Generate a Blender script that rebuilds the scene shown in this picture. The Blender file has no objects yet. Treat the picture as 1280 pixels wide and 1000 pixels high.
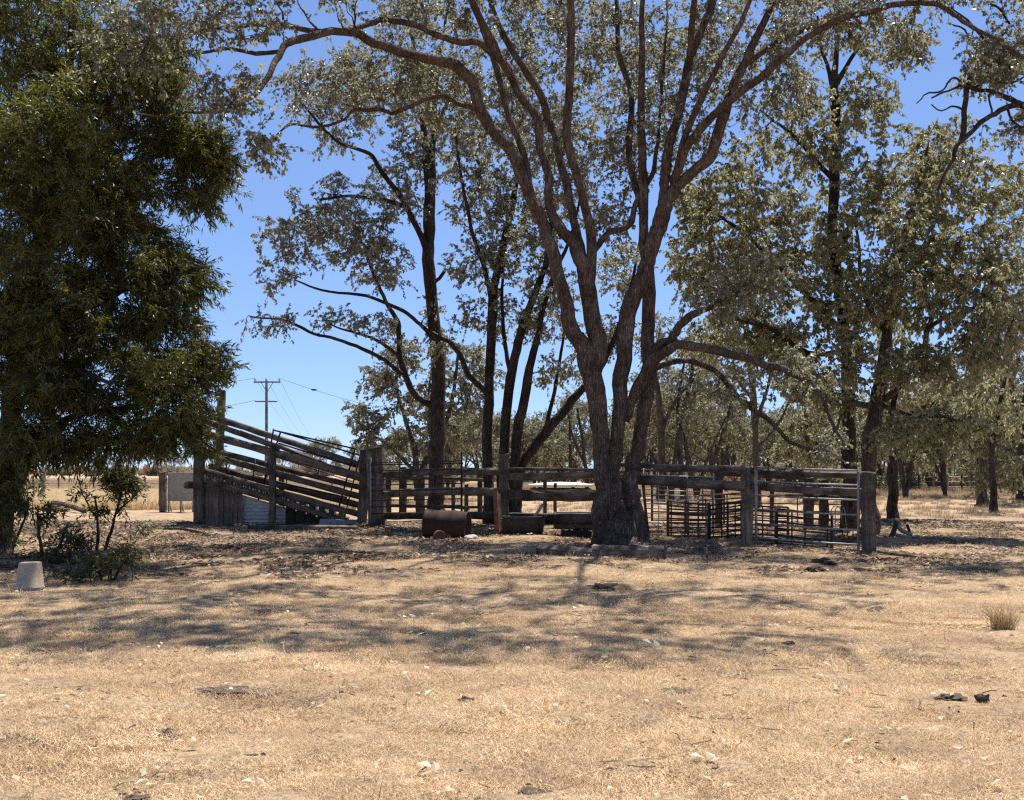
import bpy, math, random
import numpy as np
from mathutils import Vector, Matrix

random.seed(7)
rng = np.random.default_rng(7)
SC = bpy.context.scene
COL = SC.collection

# ------------------------------------------------------------------ camera
FPX = 1400.0                      # focal length in photo pixels (1280 wide)
PITCH = math.atan(86.0 / FPX)
CAMH = 1.6
cam_data = bpy.data.cameras.new("camera")
cam_data.sensor_width = 36.0
cam_data.sensor_fit = 'HORIZONTAL'
cam_data.lens = 36.0 * FPX / 1280.0
cam_data.clip_start = 0.1
cam_data.clip_end = 12000.0
cam = bpy.data.objects.new("camera", cam_data)
COL.objects.link(cam)
cam.location = (0, 0, CAMH)
cam.rotation_euler = (math.pi / 2 + PITCH, 0, 0)
SC.camera = cam

# ------------------------------------------------------------------ sky and sun
SUN_EL = math.radians(68)
SUN_AZ = math.radians(32)         # from +Y (beyond the yards) towards +X (right)
world = bpy.data.worlds.new("World")
SC.world = world
world.use_nodes = True
wn = world.node_tree.nodes
wl = world.node_tree.links
for n in list(wn):
    wn.remove(n)
sky = wn.new('ShaderNodeTexSky')
sky.sky_type = 'NISHITA'
sky.sun_disc = False
sky.sun_elevation = SUN_EL
sky.sun_rotation = SUN_AZ
sky.altitude = 600
sky.air_density = 0.75
sky.dust_density = 0.0
sky.ozone_density = 4.0
bg = wn.new('ShaderNodeBackground')
bg.inputs['Strength'].default_value = 0.100
wo = wn.new('ShaderNodeOutputWorld')
gm = wn.new('ShaderNodeGamma')            # the same soft tone curve over the whole dome
gm.inputs['Gamma'].default_value = 0.62
tn = wn.new('ShaderNodeMix')
tn.data_type = 'RGBA'
tn.blend_type = 'MULTIPLY'
tn.inputs[0].default_value = 1.0
tn.inputs[7].default_value = (0.97, 1.18, 1.60, 1)
wl.new(sky.outputs[0], gm.inputs['Color'])
wl.new(gm.outputs[0], tn.inputs[6])
wl.new(tn.outputs[2], bg.inputs['Color'])
wl.new(bg.outputs[0], wo.inputs['Surface'])

sun_d = bpy.data.lights.new("sun", 'SUN')
sun_d.energy = 4.6
sun_d.angle = math.radians(0.53)
sun_d.color = (1.0, 0.955, 0.89)
sun = bpy.data.objects.new("sun", sun_d)
COL.objects.link(sun)
sdir = Vector((math.sin(SUN_AZ) * math.cos(SUN_EL), math.cos(SUN_AZ) * math.cos(SUN_EL), math.sin(SUN_EL)))
sun.rotation_euler = sdir.to_track_quat('Z', 'Y').to_euler()
sun.location = (10, 20, 40)

SC.view_settings.view_transform = 'Standard'
SC.view_settings.look = 'None'
SC.view_settings.exposure = 1.05
SC.view_settings.gamma = 1.0
SC.view_settings.use_curve_mapping = False
SC.render.engine = 'CYCLES'
SC.cycles.use_denoising = False
SC.cycles.pixel_filter_type = 'BLACKMAN_HARRIS'
SC.cycles.filter_width = 1.3
SC.cycles.sample_clamp_indirect = 6.0
SC.cycles.max_bounces = 8
SC.cycles.diffuse_bounces = 6
SC.cycles.glossy_bounces = 2
SC.cycles.transmission_bounces = 4
SC.cycles.transparent_max_bounces = 4


# ------------------------------------------------------------------ helpers
def W(px, py, Y):
    """the point at depth Y that the photo shows at pixel (px, py)"""
    dx = (px - 640.0) / FPX
    dv = -(py - 500.0) / FPX
    dy = math.cos(PITCH) - math.sin(PITCH) * dv
    dz = math.sin(PITCH) + math.cos(PITCH) * dv
    t = Y / dy
    return np.array([dx * t, Y, CAMH + dz * t])


_g = np.random.default_rng(3)
_GW = []
for lam, amp in ((0.45, .0045), (0.6, .006), (0.8, .007), (1.1, .009), (1.5, .010), (2.1, .012), (3.0, .013), (4.3, .016), (6.5, .02), (10., .03)):
    for _ in range(2):
        a = _g.uniform(0, math.pi)
        _GW.append((math.cos(a) * 2 * math.pi / lam, math.sin(a) * 2 * math.pi / lam, _g.uniform(0, 6.28), amp, lam))


def gz(x, y):
    """height of the ground"""
    x = np.asarray(x, float)
    y = np.asarray(y, float)
    z = np.zeros(np.broadcast(x, y).shape)
    d = np.hypot(x, y)
    for kx, ky, ph, amp, lam in _GW:
        f = np.clip(1.0 - (d - 18 * lam) / (22 * lam), 0, 1)
        z = z + amp * f * np.sin(kx * x + ky * y + ph)
    return z


def G(px, py):
    """the ground point seen at pixel (px, py) on the level plane"""
    Y = FPX * CAMH / (py - 586.0)
    p = W(px, py, Y)
    p[2] = float(gz(p[0], p[1]))
    return p


def tag(o, label=None, cat=None, group=None, kind=None):
    if label: o['label'] = label
    if cat: o['category'] = cat
    if group: o['group'] = group
    if kind: o['kind'] = kind
    return o


def empty(name, loc, label, cat, group=None):
    o = bpy.data.objects.new(name, None)
    COL.objects.link(o)
    o.location = Vector([float(v) for v in loc])
    o.empty_display_size = 0.2
    return tag(o, label, cat, group)


def mesh_np(name, V, F, smooth=False, face_attr=None):
    """V (n,3), F list of (m,k) arrays (k = 3 or 4)"""
    V = np.asarray(V, np.float32)
    me = bpy.data.meshes.new(name)
    me.vertices.add(len(V))
    me.vertices.foreach_set('co', V.ravel())
    F = [f for f in F if len(f)]
    nl = sum(f.size for f in F)
    nf = sum(len(f) for f in F)
    me.loops.add(nl)
    me.polygons.add(nf)
    me.loops.foreach_set('vertex_index', np.concatenate([f.ravel() for f in F]).astype(np.int32))
    tot = np.concatenate([np.full(len(f), f.shape[1], np.int32) for f in F])
    start = np.concatenate([[0], np.cumsum(tot)[:-1]]).astype(np.int32)
    me.polygons.foreach_set('loop_start', start)
    me.polygons.foreach_set('use_smooth', np.full(nf, smooth, bool))
    if face_attr is not None:
        at = me.attributes.new('rnd', 'FLOAT', 'FACE')
        at.data.foreach_set('value', np.asarray(face_attr, np.float32))
    me.update(calc_edges=True)
    return me


def link(name, me, mat, parent=None, loc=None):
    o = bpy.data.objects.new(name, me)
    if mat is not None and len(me.materials) == 0:
        me.materials.append(mat)
    COL.objects.link(o)
    if parent is not None:
        o.parent = parent
    if loc is not None:
        o.location = Vector([float(v) for v in loc])
    return o


def copy_tree(o, parent=None):
    c = o.copy()
    COL.objects.link(c)
    if parent is not None:
        c.parent = parent
    for ch in list(o.children):
        copy_tree(ch, c)
    return c


def tubes(P, R, S):
    """many tapered tubes at once: P (N,K,3) paths, R (N,K) radii, S sides -> V, F"""
    N, K, _ = P.shape
    T = np.gradient(P, axis=1)
    T /= np.linalg.norm(T, axis=2, keepdims=True) + 1e-9
    ref = np.where(np.abs(T[..., 2:3]) > 0.9, np.array([1., 0, 0]), np.array([0, 0, 1.]))
    A = np.cross(T, ref)
    A /= np.linalg.norm(A, axis=2, keepdims=True) + 1e-9
    B = np.cross(T, A)
    an = np.arange(S) * 2 * np.pi / S
    ring = A[:, :, None, :] * np.cos(an)[None, None, :, None] + B[:, :, None, :] * np.sin(an)[None, None, :, None]
    V = P[:, :, None, :] + ring * R[:, :, None, None]
    idx = np.arange(N * K * S).reshape(N, K, S)
    a = idx[:, :-1, :]
    b = np.roll(a, -1, axis=2)
    c = np.roll(idx[:, 1:, :], -1, axis=2)
    d = idx[:, 1:, :]
    F = np.stack([a, b, c, d], -1).reshape(-1, 4)
    return V.reshape(-1, 3), F


def catmull(P, n):
    P = np.asarray(P, float)
    Q = np.vstack([2 * P[0] - P[1], P, 2 * P[-1] - P[-2]])
    out = []
    for i in range(1, len(Q) - 2):
        p0, p1, p2, p3 = Q[i - 1], Q[i], Q[i + 1], Q[i + 2]
        for k in range(n):
            t = k / n
            out.append(0.5 * (2 * p1 + (p2 - p0) * t + (2 * p0 - 5 * p1 + 4 * p2 - p3) * t * t + (3 * p1 - p0 - 3 * p2 + p3) * t ** 3))
    out.append(Q[-2])
    return np.array(out)


def limb_mesh(P, R, sides, rough=0.08, seed=0, flare=0.0, close=True):
    """one thick limb with frames carried along it, knobs and furrows in its skin"""
    r = np.random.default_rng(seed)
    K = len(P)
    T = np.gradient(P, axis=0)
    T /= np.linalg.norm(T, axis=1, keepdims=True) + 1e-9
    u = np.array([1., 0, 0]) if abs(T[0][0]) < .9 else np.array([0, 1., 0])
    ph = r.uniform(0, 6.28, 6)
    V = []
    s = np.concatenate([[0], np.cumsum(np.linalg.norm(np.diff(P, axis=0), axis=1))])
    an = np.arange(sides) * 2 * np.pi / sides
    for k in range(K):
        u = u - T[k] * np.dot(u, T[k])
        u /= np.linalg.norm(u)
        v = np.cross(T[k], u)
        q = s[k] / max(R[0], .02)
        f = 1 + rough * (np.sin(2 * an + ph[0] + q * .35) * .6 + np.sin(3 * an + ph[1] - q * .5) * .5 + np.sin(5 * an + ph[2] + q * .2) * .35)
        f = f + rough * .5 * math.sin(q * .9 + ph[3]) + rough * .35 * r.standard_normal(sides)
        if flare:
            f = f + flare * np.clip(1 - s[k] / (R[0] * 3.2), 0, 1) ** 2 * (np.clip(np.sin(5 * an + ph[4]), -.3, 1) * .8 + .5)
        V.append(P[k] + (np.outer(np.cos(an), u) + np.outer(np.sin(an), v)) * (R[k] * f)[:, None])
    V = np.vstack(V)
    idx = np.arange(K * sides).reshape(K, sides)
    a = idx[:-1]
    F = np.stack([a, np.roll(a, -1, 1), np.roll(idx[1:], -1, 1), idx[1:]], -1).reshape(-1, 4)
    Fs = [F]
    if close:
        V = np.vstack([V, P[0], P[-1]])
        n = K * sides
        i0 = idx[0]
        i1 = idx[-1]
        Fs.append(np.stack([np.roll(i0, -1), i0, np.full(sides, n)], -1))
        Fs.append(np.stack([i1, np.roll(i1, -1), np.full(sides, n + 1)], -1))
    return V, Fs


def merge(parts):
    Vs, F4, F3, off = [], [], [], 0
    for V, Fs in parts:
        for f in Fs:
            (F4 if f.shape[1] == 4 else F3).append(f + off)
        Vs.append(V)
        off += len(V)
    out = []
    if F4: out.append(np.vstack(F4))
    if F3: out.append(np.vstack(F3))
    return np.vstack(Vs), out


# ------------------------------------------------------------------ materials
class NT:
    def __init__(self, name):
        self.m = bpy.data.materials.new(name)
        self.m.use_nodes = True
        self.t = self.m.node_tree
        for n in list(self.t.nodes):
            self.t.nodes.remove(n)
        self.out = self.t.nodes.new('ShaderNodeOutputMaterial')

    def n(self, typ, **kw):
        nd = self.t.nodes.new(typ)
        for k, v in kw.items():
            if k.startswith('_'):
                setattr(nd, k[1:], v)
            else:
                key = k.replace('__', ' ')
                s = nd.inputs[int(key[1:])] if key[0] == 'i' and key[1:].isdigit() else nd.inputs[key]
                if isinstance(v, bpy.types.NodeSocket):
                    self.t.links.new(v, s)
                else:
                    s.default_value = v
        return nd

    def noise(self, vec, scale, detail=4, rough=.6, dist=0.0):
        nd = self.n('ShaderNodeTexNoise', Scale=scale, Detail=detail, Roughness=rough, Distortion=dist)
        if vec is not None: self.t.links.new(vec, nd.inputs['Vector'])
        return nd.outputs['Fac']

    def ramp(self, fac, stops, interp='LINEAR'):
        nd = self.t.nodes.new('ShaderNodeValToRGB')
        nd.color_ramp.interpolation = interp
        el = nd.color_ramp.elements
        while len(el) < len(stops):
            el.new(0.5)
        for e, (p, c) in zip(el, stops):
            e.position = p
            e.color = (c[0], c[1], c[2], 1) if not isinstance(c, (int, float)) else (c, c, c, 1)
        self.t.links.new(fac, nd.inputs[0])
        return nd.outputs[0]

    def mix(self, fac, a, b, mode='MIX'):
        nd = self.t.nodes.new('ShaderNodeMix')
        nd.data_type = 'RGBA'
        nd.blend_type = mode
        for s, v in ((nd.inputs[0], fac), (nd.inputs[6], a), (nd.inputs[7], b)):
            if isinstance(v, bpy.types.NodeSocket):
                self.t.links.new(v, s)
            elif isinstance(v, (int, float)):
                s.default_value = v
            else:
                s.default_value = (v[0], v[1], v[2], 1)
        return nd.outputs[2]

    def mapping(self, vec, scale=(1, 1, 1), rot=(0, 0, 0)):
        nd = self.n('ShaderNodeMapping', Vector=vec, Scale=scale, Rotation=rot)
        return nd.outputs[0]

    def math(self, op, a, b=0.0):
        nd = self.t.nodes.new('ShaderNodeMath')
        nd.operation = op
        for s, v in ((nd.inputs[0], a), (nd.inputs[1], b)):
            if isinstance(v, bpy.types.NodeSocket):
                self.t.links.new(v, s)
            else:
                s.default_value = v
        return nd.outputs[0]

    def finish(self, col, rough=.8, bump=None, bstr=.5, bdist=.02, metal=0.0, spec=.3):
        b = self.t.nodes.new('ShaderNodeBsdfPrincipled')
        for nm, v in (('Base Color', col), ('Roughness', rough), ('Metallic', metal), ('Specular IOR Level', spec)):
            if isinstance(v, bpy.types.NodeSocket):
                self.t.links.new(v, b.inputs[nm])
            elif isinstance(v, (tuple, list)):
                b.inputs[nm].default_value = (v[0], v[1], v[2], 1)
            else:
                b.inputs[nm].default_value = v
        if bump is not None:
            bn = self.n('ShaderNodeBump', Height=bump, Strength=bstr, Distance=bdist)
            self.t.links.new(bn.outputs[0], b.inputs['Normal'])
        self.t.links.new(b.outputs[0], self.out.inputs[0])
        self.b = b
        return self.m


def mat_bark(name, c1, c2, c3, scale=1.0, furrow=1.0):
    t = NT(name)
    co = t.n('ShaderNodeTexCoord').outputs['Object']
    v = t.mapping(co, (14 * scale, 14 * scale, 2.6 * scale))
    n1 = t.noise(v, 1.0, 6, .65, 1.2)
    n2 = t.noise(co, 1.9, 5, .7)
    n3 = t.noise(co, 40 * scale, 3, .6)
    vo = t.n('ShaderNodeTexVoronoi', Vector=v, Scale=1.6, Randomness=1.0, _feature='DISTANCE_TO_EDGE').outputs[0]
    base = t.ramp(n1, [(.3, c1), (.52, c2), (.72, c3)])
    patch = t.ramp(n2, [(.34, (.55, .46, .40)), (.5, (.95, .9, .86)), (.66, (1.35, 1.34, 1.34))])
    col = t.mix(1.0, base, patch, 'MULTIPLY')
    crack = t.ramp(vo, [(0, .45), (.12, 1.0)])
    col = t.mix(1.0, col, crack, 'MULTIPLY')
    h = t.math('ADD', t.math('MULTIPLY', n1, 1.0), t.math('ADD', t.math('MULTIPLY', t.ramp(vo, [(0, 0.0), (.25, 1.0)]), .8), t.math('MULTIPLY', n3, .2)))
    return t.finish(col, .92, h, .9, .03 * furrow, spec=.15)


def mat_leaf(name, stops, trans=.35, rough=.45, tcol=(.22, .26, .05), clump=.9):
    t = NT(name)
    at = t.n('ShaderNodeAttribute', _attribute_name='rnd').outputs['Fac']
    co = t.n('ShaderNodeTexCoord').outputs['Object']
    nz = t.noise(co, clump, 2, .5)
    oi = t.n('ShaderNodeObjectInfo').outputs['Random']
    f = t.math('ADD', t.math('MULTIPLY', at, .62), t.math('ADD', t.math('MULTIPLY', nz, .5), t.math('MULTIPLY', oi, .10)))
    f = t.math('SUBTRACT', f, .1)
    col = t.ramp(f, stops)
    t.finish(col, rough, spec=.4)
    tr = t.n('ShaderNodeBsdfTranslucent')
    tc = t.mix(.55, col, tcol)
    t.t.links.new(tc, tr.inputs[0])
    mx = t.n('ShaderNodeMixShader', Fac=trans)
    t.t.links.new(t.b.outputs[0], mx.inputs[1])
    t.t.links.new(tr.outputs[0], mx.inputs[2])
    t.t.links.new(mx.outputs[0], t.out.inputs[0])
    return t.m


def mat_wood(name, c1, c2, c3, axis='X', rough=.9):
    t = NT(name)
    tc = t.n('ShaderNodeTexCoord')
    co = tc.outputs['Object']
    sc = {'X': (1.2, 22, 22), 'Z': (22, 22, 1.2), 'A': (9, 9, 9)}[axis]
    v = t.mapping(co, sc)
    n1 = t.noise(v, 1.0, 6, .7, .6)
    n2 = t.noise(co, 2.2, 4, .6)
    n3 = t.noise(v, 5.0, 3, .6)
    col = t.ramp(n1, [(.3, c1), (.5, c2), (.72, c3)])
    col = t.mix(t.ramp(n2, [(.45, 0.0), (.62, .75)]), col, tuple(x * .45 for x in c1))
    oi = t.n('ShaderNodeObjectInfo').outputs['Random']
    col = t.mix(1.0, col, t.ramp(oi, [(0, .72), (1, 1.2)]), 'MULTIPLY')
    h = t.math('ADD', n1, t.math('MULTIPLY', n3, .5))
    return t.finish(col, rough, h, .8, .012, spec=.2)


def mat_metal(name, c1, c2, thr=.5, rough=.6, metal=.3, scale=9.0, c3=None):
    t = NT(name)
    co = t.n('ShaderNodeTexCoord').outputs['Object']
    n1 = t.noise(co, scale, 6, .7)
    n2 = t.noise(co, scale * 6, 3, .6)
    col = t.mix(t.ramp(n1, [(thr - .1, 0.0), (thr + .1, 1.0)]), c1, c2)
    if c3:
        col = t.mix(t.ramp(t.noise(co, scale * .4, 4, .7), [(.55, 0.0), (.68, .8)]), col, c3)
    col = t.mix(1.0, col, t.ramp(n2, [(.3, .75), (.7, 1.15)]), 'MULTIPLY')
    return t.finish(col, t.ramp(n1, [(.3, rough - .1), (.7, rough + .15)]), n2, .25, .004, metal=metal)


M = {}
M['bark_main'] = mat_bark("bark_main", (.056, .040, .031), (.155, .116, .092), (.36, .285, .235), 1.45, 1.1)
M['bark_dark'] = mat_bark("bark_dark", (.028, .021, .017), (.072, .056, .046), (.16, .13, .11))
M['bark_grey'] = mat_bark("bark_grey", (.06, .05, .042), (.15, .125, .105), (.30, .27, .24))
M['bark_far'] = mat_bark("bark_far", (.05, .038, .03), (.12, .095, .08), (.22, .19, .165))
M['leaf_gum'] = mat_leaf("leaf_gum", [(0, (.055, .054, .034)), (.38, (.17, .16, .105)), (.72, (.38, .355, .25)), (1, (.74, .69, .54))], .46, .38, (.44, .42, .25))
M['leaf_gum_green'] = mat_leaf("leaf_gum_green", [(0, (.065, .064, .032)), (.38, (.21, .195, .102)), (.72, (.45, .40, .235)), (1, (.76, .68, .46))], .50, .38, (.50, .485, .25))
M['leaf_gum_far'] = mat_leaf("leaf_gum_far", [(0, (.08, .076, .045)), (.4, (.19, .175, .11)), (.75, (.33, .30, .20)), (1, (.50, .44, .32))], .44, .5, (.34, .32, .16))
M['leaf_dark'] = mat_leaf("leaf_dark", [(0, (.020, .021, .007)), (.4, (.055, .058, .016)), (.7, (.145, .14, .035)), (1, (.34, .30, .10))], .38, .42, (.26, .26, .03), .6)
M['leaf_shrub'] = mat_leaf("leaf_shrub", [(0, (.03, .03, .014)), (.5, (.09, .088, .036)), (1, (.22, .20, .09))], .35, .45, (.22, .22, .05))
M['wood'] = mat_wood("weathered_timber_length", (.060, .044, .033), (.145, .112, .085), (.30, .245, .195), 'X')
M['wood_post'] = mat_wood("weathered_timber_upright", (.070, .052, .038), (.165, .128, .097), (.33, .27, .215), 'Z')
M['log'] = mat_wood("grey_log_wood", (.09, .072, .056), (.20, .165, .13), (.36, .31, .255), 'X')
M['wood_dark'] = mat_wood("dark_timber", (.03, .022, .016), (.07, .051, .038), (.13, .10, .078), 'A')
M['wood_pale'] = mat_wood("bleached_timber", (.22, .19, .16), (.36, .32, .27), (.5, .46, .40), 'Z')
M['rust'] = mat_metal("rusty_steel", (.12, .055, .034), (.20, .10, .062), .5, .8, .15, 8, (.06, .035, .028))
M['rust_dark'] = mat_metal("dark_rusty_steel", (.035, .024, .02), (.075, .045, .034), .5, .75, .2, 8)
M['drum'] = mat_metal("rusty_red_drum", (.026, .011, .009), (.045, .019, .015), .5, .8, .05, 5, (.022, .016, .014))
M['galv'] = mat_metal("galvanised_steel", (.25, .24, .225), (.36, .345, .325), .5, .5, .55, 12, (.2, .15, .11))
M['galv_pale'] = mat_metal("pale_wire", (.40, .37, .33), (.5, .47, .43), .5, .5, .4, 12, (.25, .17, .12))
M['iron_sheet'] = mat_metal("corrugated_iron", (.36, .37, .37), (.46, .47, .46), .5, .5, .35, 3, (.24, .15, .10))
M['black_metal'] = mat_metal("black_iron", (.018, .017, .017), (.04, .033, .03), .5, .6, .2, 8)
M['black_plastic'] = mat_metal("black_rubber", (.024, .025, .027), (.038, .039, .041), .5, .55, .0, 6, (.055, .05, .044))
M['bucket'] = mat_metal("dusty_pale_plastic", (.40, .30, .20), (.46, .355, .245), .5, .6, .0, 6, (.25, .19, .135))
M['concrete'] = mat_metal("grey_concrete", (.25, .235, .215), (.32, .30, .275), .5, .85, .0, 2.5, (.2, .18, .165))
M['white_sheet'] = mat_metal("white_sheet", (.50, .49, .46), (.58, .57, .54), .5, .5, .0, 2)
M['pole'] = mat_wood("power_pole_timber", (.10, .085, .07), (.18, .16, .135), (.26, .24, .21), 'Z')
M['dung'] = mat_metal("dried_dung", (.04, .028, .019), (.12, .086, .056), .5, .95, .0, 38)
M['stone'] = mat_metal("pale_stone", (.33, .28, .23), (.45, .40, .34), .5, .9, .0, 12)


def ground_mat():
    t = NT("dry_grass_ground")
    co = t.n('ShaderNodeTexCoord').outputs['Object']
    big = t.noise(co, .33, 4, .6, .4)
    mid = t.noise(co, 1.5, 5, .65, .5)
    fine = t.noise(co, 16, 5, .75)
    grit = t.noise(co, 90, 4, .8)
    col = t.ramp(mid, [(.28, (.24, .16, .095)), (.46, (.36, .25, .145)), (.62, (.44, .315, .19)), (.8, (.52, .38, .235))])
    col = t.mix(t.ramp(big, [(.40, .0), (.62, .55)]), col, (.42, .305, .195))
    col = t.mix(t.ramp(t.noise(co, .8, 5, .7, .8), [(.54, .0), (.68, .6)]), col, (.30, .22, .155))
    col = t.mix(t.ramp(t.noise(co, 4.5, 5, .75, .6), [(.60, .0), (.68, .65)]), col, (.15, .11, .08))
    col = t.mix(1.0, col, t.ramp(fine, [(.32, .5), (.5, .98), (.68, 1.3)]), 'MULTIPLY')
    col = t.mix(1.0, col, t.ramp(grit, [(.34, .45), (.52, 1.0), (.70, 1.45)]), 'MULTIPLY')
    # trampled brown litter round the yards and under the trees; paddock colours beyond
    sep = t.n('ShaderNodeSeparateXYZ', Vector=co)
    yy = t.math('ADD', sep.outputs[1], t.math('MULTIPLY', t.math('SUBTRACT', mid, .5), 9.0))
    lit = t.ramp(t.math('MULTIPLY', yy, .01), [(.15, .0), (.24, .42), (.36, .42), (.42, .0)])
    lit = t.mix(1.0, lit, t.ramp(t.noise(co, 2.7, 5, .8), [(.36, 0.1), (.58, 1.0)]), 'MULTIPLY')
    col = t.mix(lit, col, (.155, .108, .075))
    far = t.ramp(t.math('MULTIPLY', yy, .01), [(.60, .0), (.80, .7)])
    col = t.mix(far, col, (.33, .245, .165))
    h = t.math('ADD', t.math('MULTIPLY', fine, 1.0), t.math('MULTIPLY', grit, .5))
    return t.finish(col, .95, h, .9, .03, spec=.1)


def mat_grass(name, stops, trans=.25, patchy=False):
    t = NT(name)
    at = t.n('ShaderNodeAttribute', _attribute_name='rnd').outputs['Fac']
    oi = t.n('ShaderNodeObjectInfo').outputs['Random']
    f = t.math('ADD', t.math('MULTIPLY', at, .68), t.math('MULTIPLY', oi, .32))
    col = t.ramp(f, stops)
    if patchy:
        gp = t.n('ShaderNodeNewGeometry').outputs['Position']
        col = t.mix(t.ramp(t.noise(gp, .75, 4, .65, .6), [(.44, 0.0), (.66, .62)]), col, (.40, .27, .175))
        col = t.mix(t.ramp(t.noise(gp, 2.6, 4, .7, .4), [(.54, 0.0), (.68, .5)]), col, (.24, .175, .125))
    t.finish(col, .75, spec=.15)
    tr = t.n('ShaderNodeBsdfTranslucent')
    t.t.links.new(col, tr.inputs[0])
    mx = t.n('ShaderNodeMixShader', Fac=trans)
    t.t.links.new(t.b.outputs[0], mx.inputs[1])
    t.t.links.new(tr.outputs[0], mx.inputs[2])
    t.t.links.new(mx.outputs[0], t.out.inputs[0])
    return t.m


M['ground'] = ground_mat()
M['grass'] = mat_grass("dry_grass_blades", [(0, (.10, .062, .034)), (.28, (.40, .265, .145)), (.6, (.76, .56, .335)), (1, (1.0, .85, .60))], .25, True)
M['grass_pale'] = mat_grass("pale_paddock_grass", [(0, (.38, .27, .14)), (.5, (.60, .46, .26)), (1, (.78, .64, .42))], .4)
M['grass_brown'] = mat_grass("brown_paddock_grass", [(0, (.22, .15, .095)), (.5, (.38, .28, .18)), (1, (.54, .41, .27))], .4)
M['litter'] = mat_grass("brown_leaf_litter", [(0, (.055, .038, .026)), (.4, (.17, .115, .075)), (.75, (.34, .25, .17)), (1, (.50, .41, .31))], .1)
M['pale_leaf'] = mat_grass("bleached_leaves", [(0, (.30, .225, .145)), (.5, (.50, .41, .28)), (1, (.72, .63, .47))], .25)
M['hill'] = NT("haze_tinted_hill").finish((.09, .12, .16), .95)  # blue of distance haze put into the base colour

# ------------------------------------------------------------------ ground sheet


def spaced(dense0, dense1, step, end0, end1):
    a = list(np.arange(dense0, dense1, step))
    s, x = step, a[-1]
    while x < end1:
        s *= 1.13
        x += s
        a.append(x)
    s, x = step, a[0]
    pre = []
    while x > end0:
        s *= 1.13
        x -= s
        pre.append(x)
    return np.array(pre[::-1] + a)


gx = spaced(-9, 9, .11, -4500, 4500)
gy = spaced(4, 30, .11, -300, 6000)
XX, YY = np.meshgrid(gx, gy)
ZZ = gz(XX, YY)
Vg = np.stack([XX, YY, ZZ], -1).reshape(-1, 3)
ig = np.arange(XX.size).reshape(XX.shape)
Fg = np.stack([ig[:-1, :-1], ig[:-1, 1:], ig[1:, 1:], ig[1:, :-1]], -1).reshape(-1, 4)
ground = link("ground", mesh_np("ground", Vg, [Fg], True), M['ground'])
tag(ground, kind='structure')


# ------------------------------------------------------------------ trees
def W_limb(lim, Y0, Y1, n=5, wob=.012, seed=0):
    """[(px, py, width px)] -> dense world path and radii"""
    a = np.array(lim, float)
    seg = np.concatenate([[0], np.cumsum(np.hypot(np.diff(a[:, 0]), np.diff(a[:, 1])))])
    seg /= seg[-1]
    if callable(Y0):
        Ys = [Y0(s) for s in seg]
    else:
        Ys = Y0 + (Y1 - Y0) * seg
    P = np.array([W(x, y, Yd) for (x, y, w), Yd in zip(a, Ys)])
    R = np.array([w / 2 / FPX * Yd for (x, y, w), Yd in zip(a, Ys)])
    Q = catmull(np.column_stack([P, R]), n)
    r = np.random.default_rng(seed)
    P, R = Q[:, :3], np.maximum(Q[:, 3], .004)
    k = r.standard_normal((len(P), 3))
    k = (k + np.roll(k, 1, 0) + np.roll(k, -1, 0)) / 1.7
    k[0] = 0
    P = P + k * (wob + R[:, None] * .07)
    return P, R


def blob_pts(blobs, r):
    out = []
    for (px, py, rx, ry, Y, dz, n) in blobs:
        c = W(px, py, Y)
        sx, sy = rx / FPX * Y, ry / FPX * Y
        d = r.standard_normal((n, 3))
        d /= np.linalg.norm(d, axis=1, keepdims=True)
        rad = r.uniform(.0, 1, (n, 1)) ** .42
        out.append(c + d * rad * np.array([sx, dz, sy]))
    return np.vstack(out)


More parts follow.
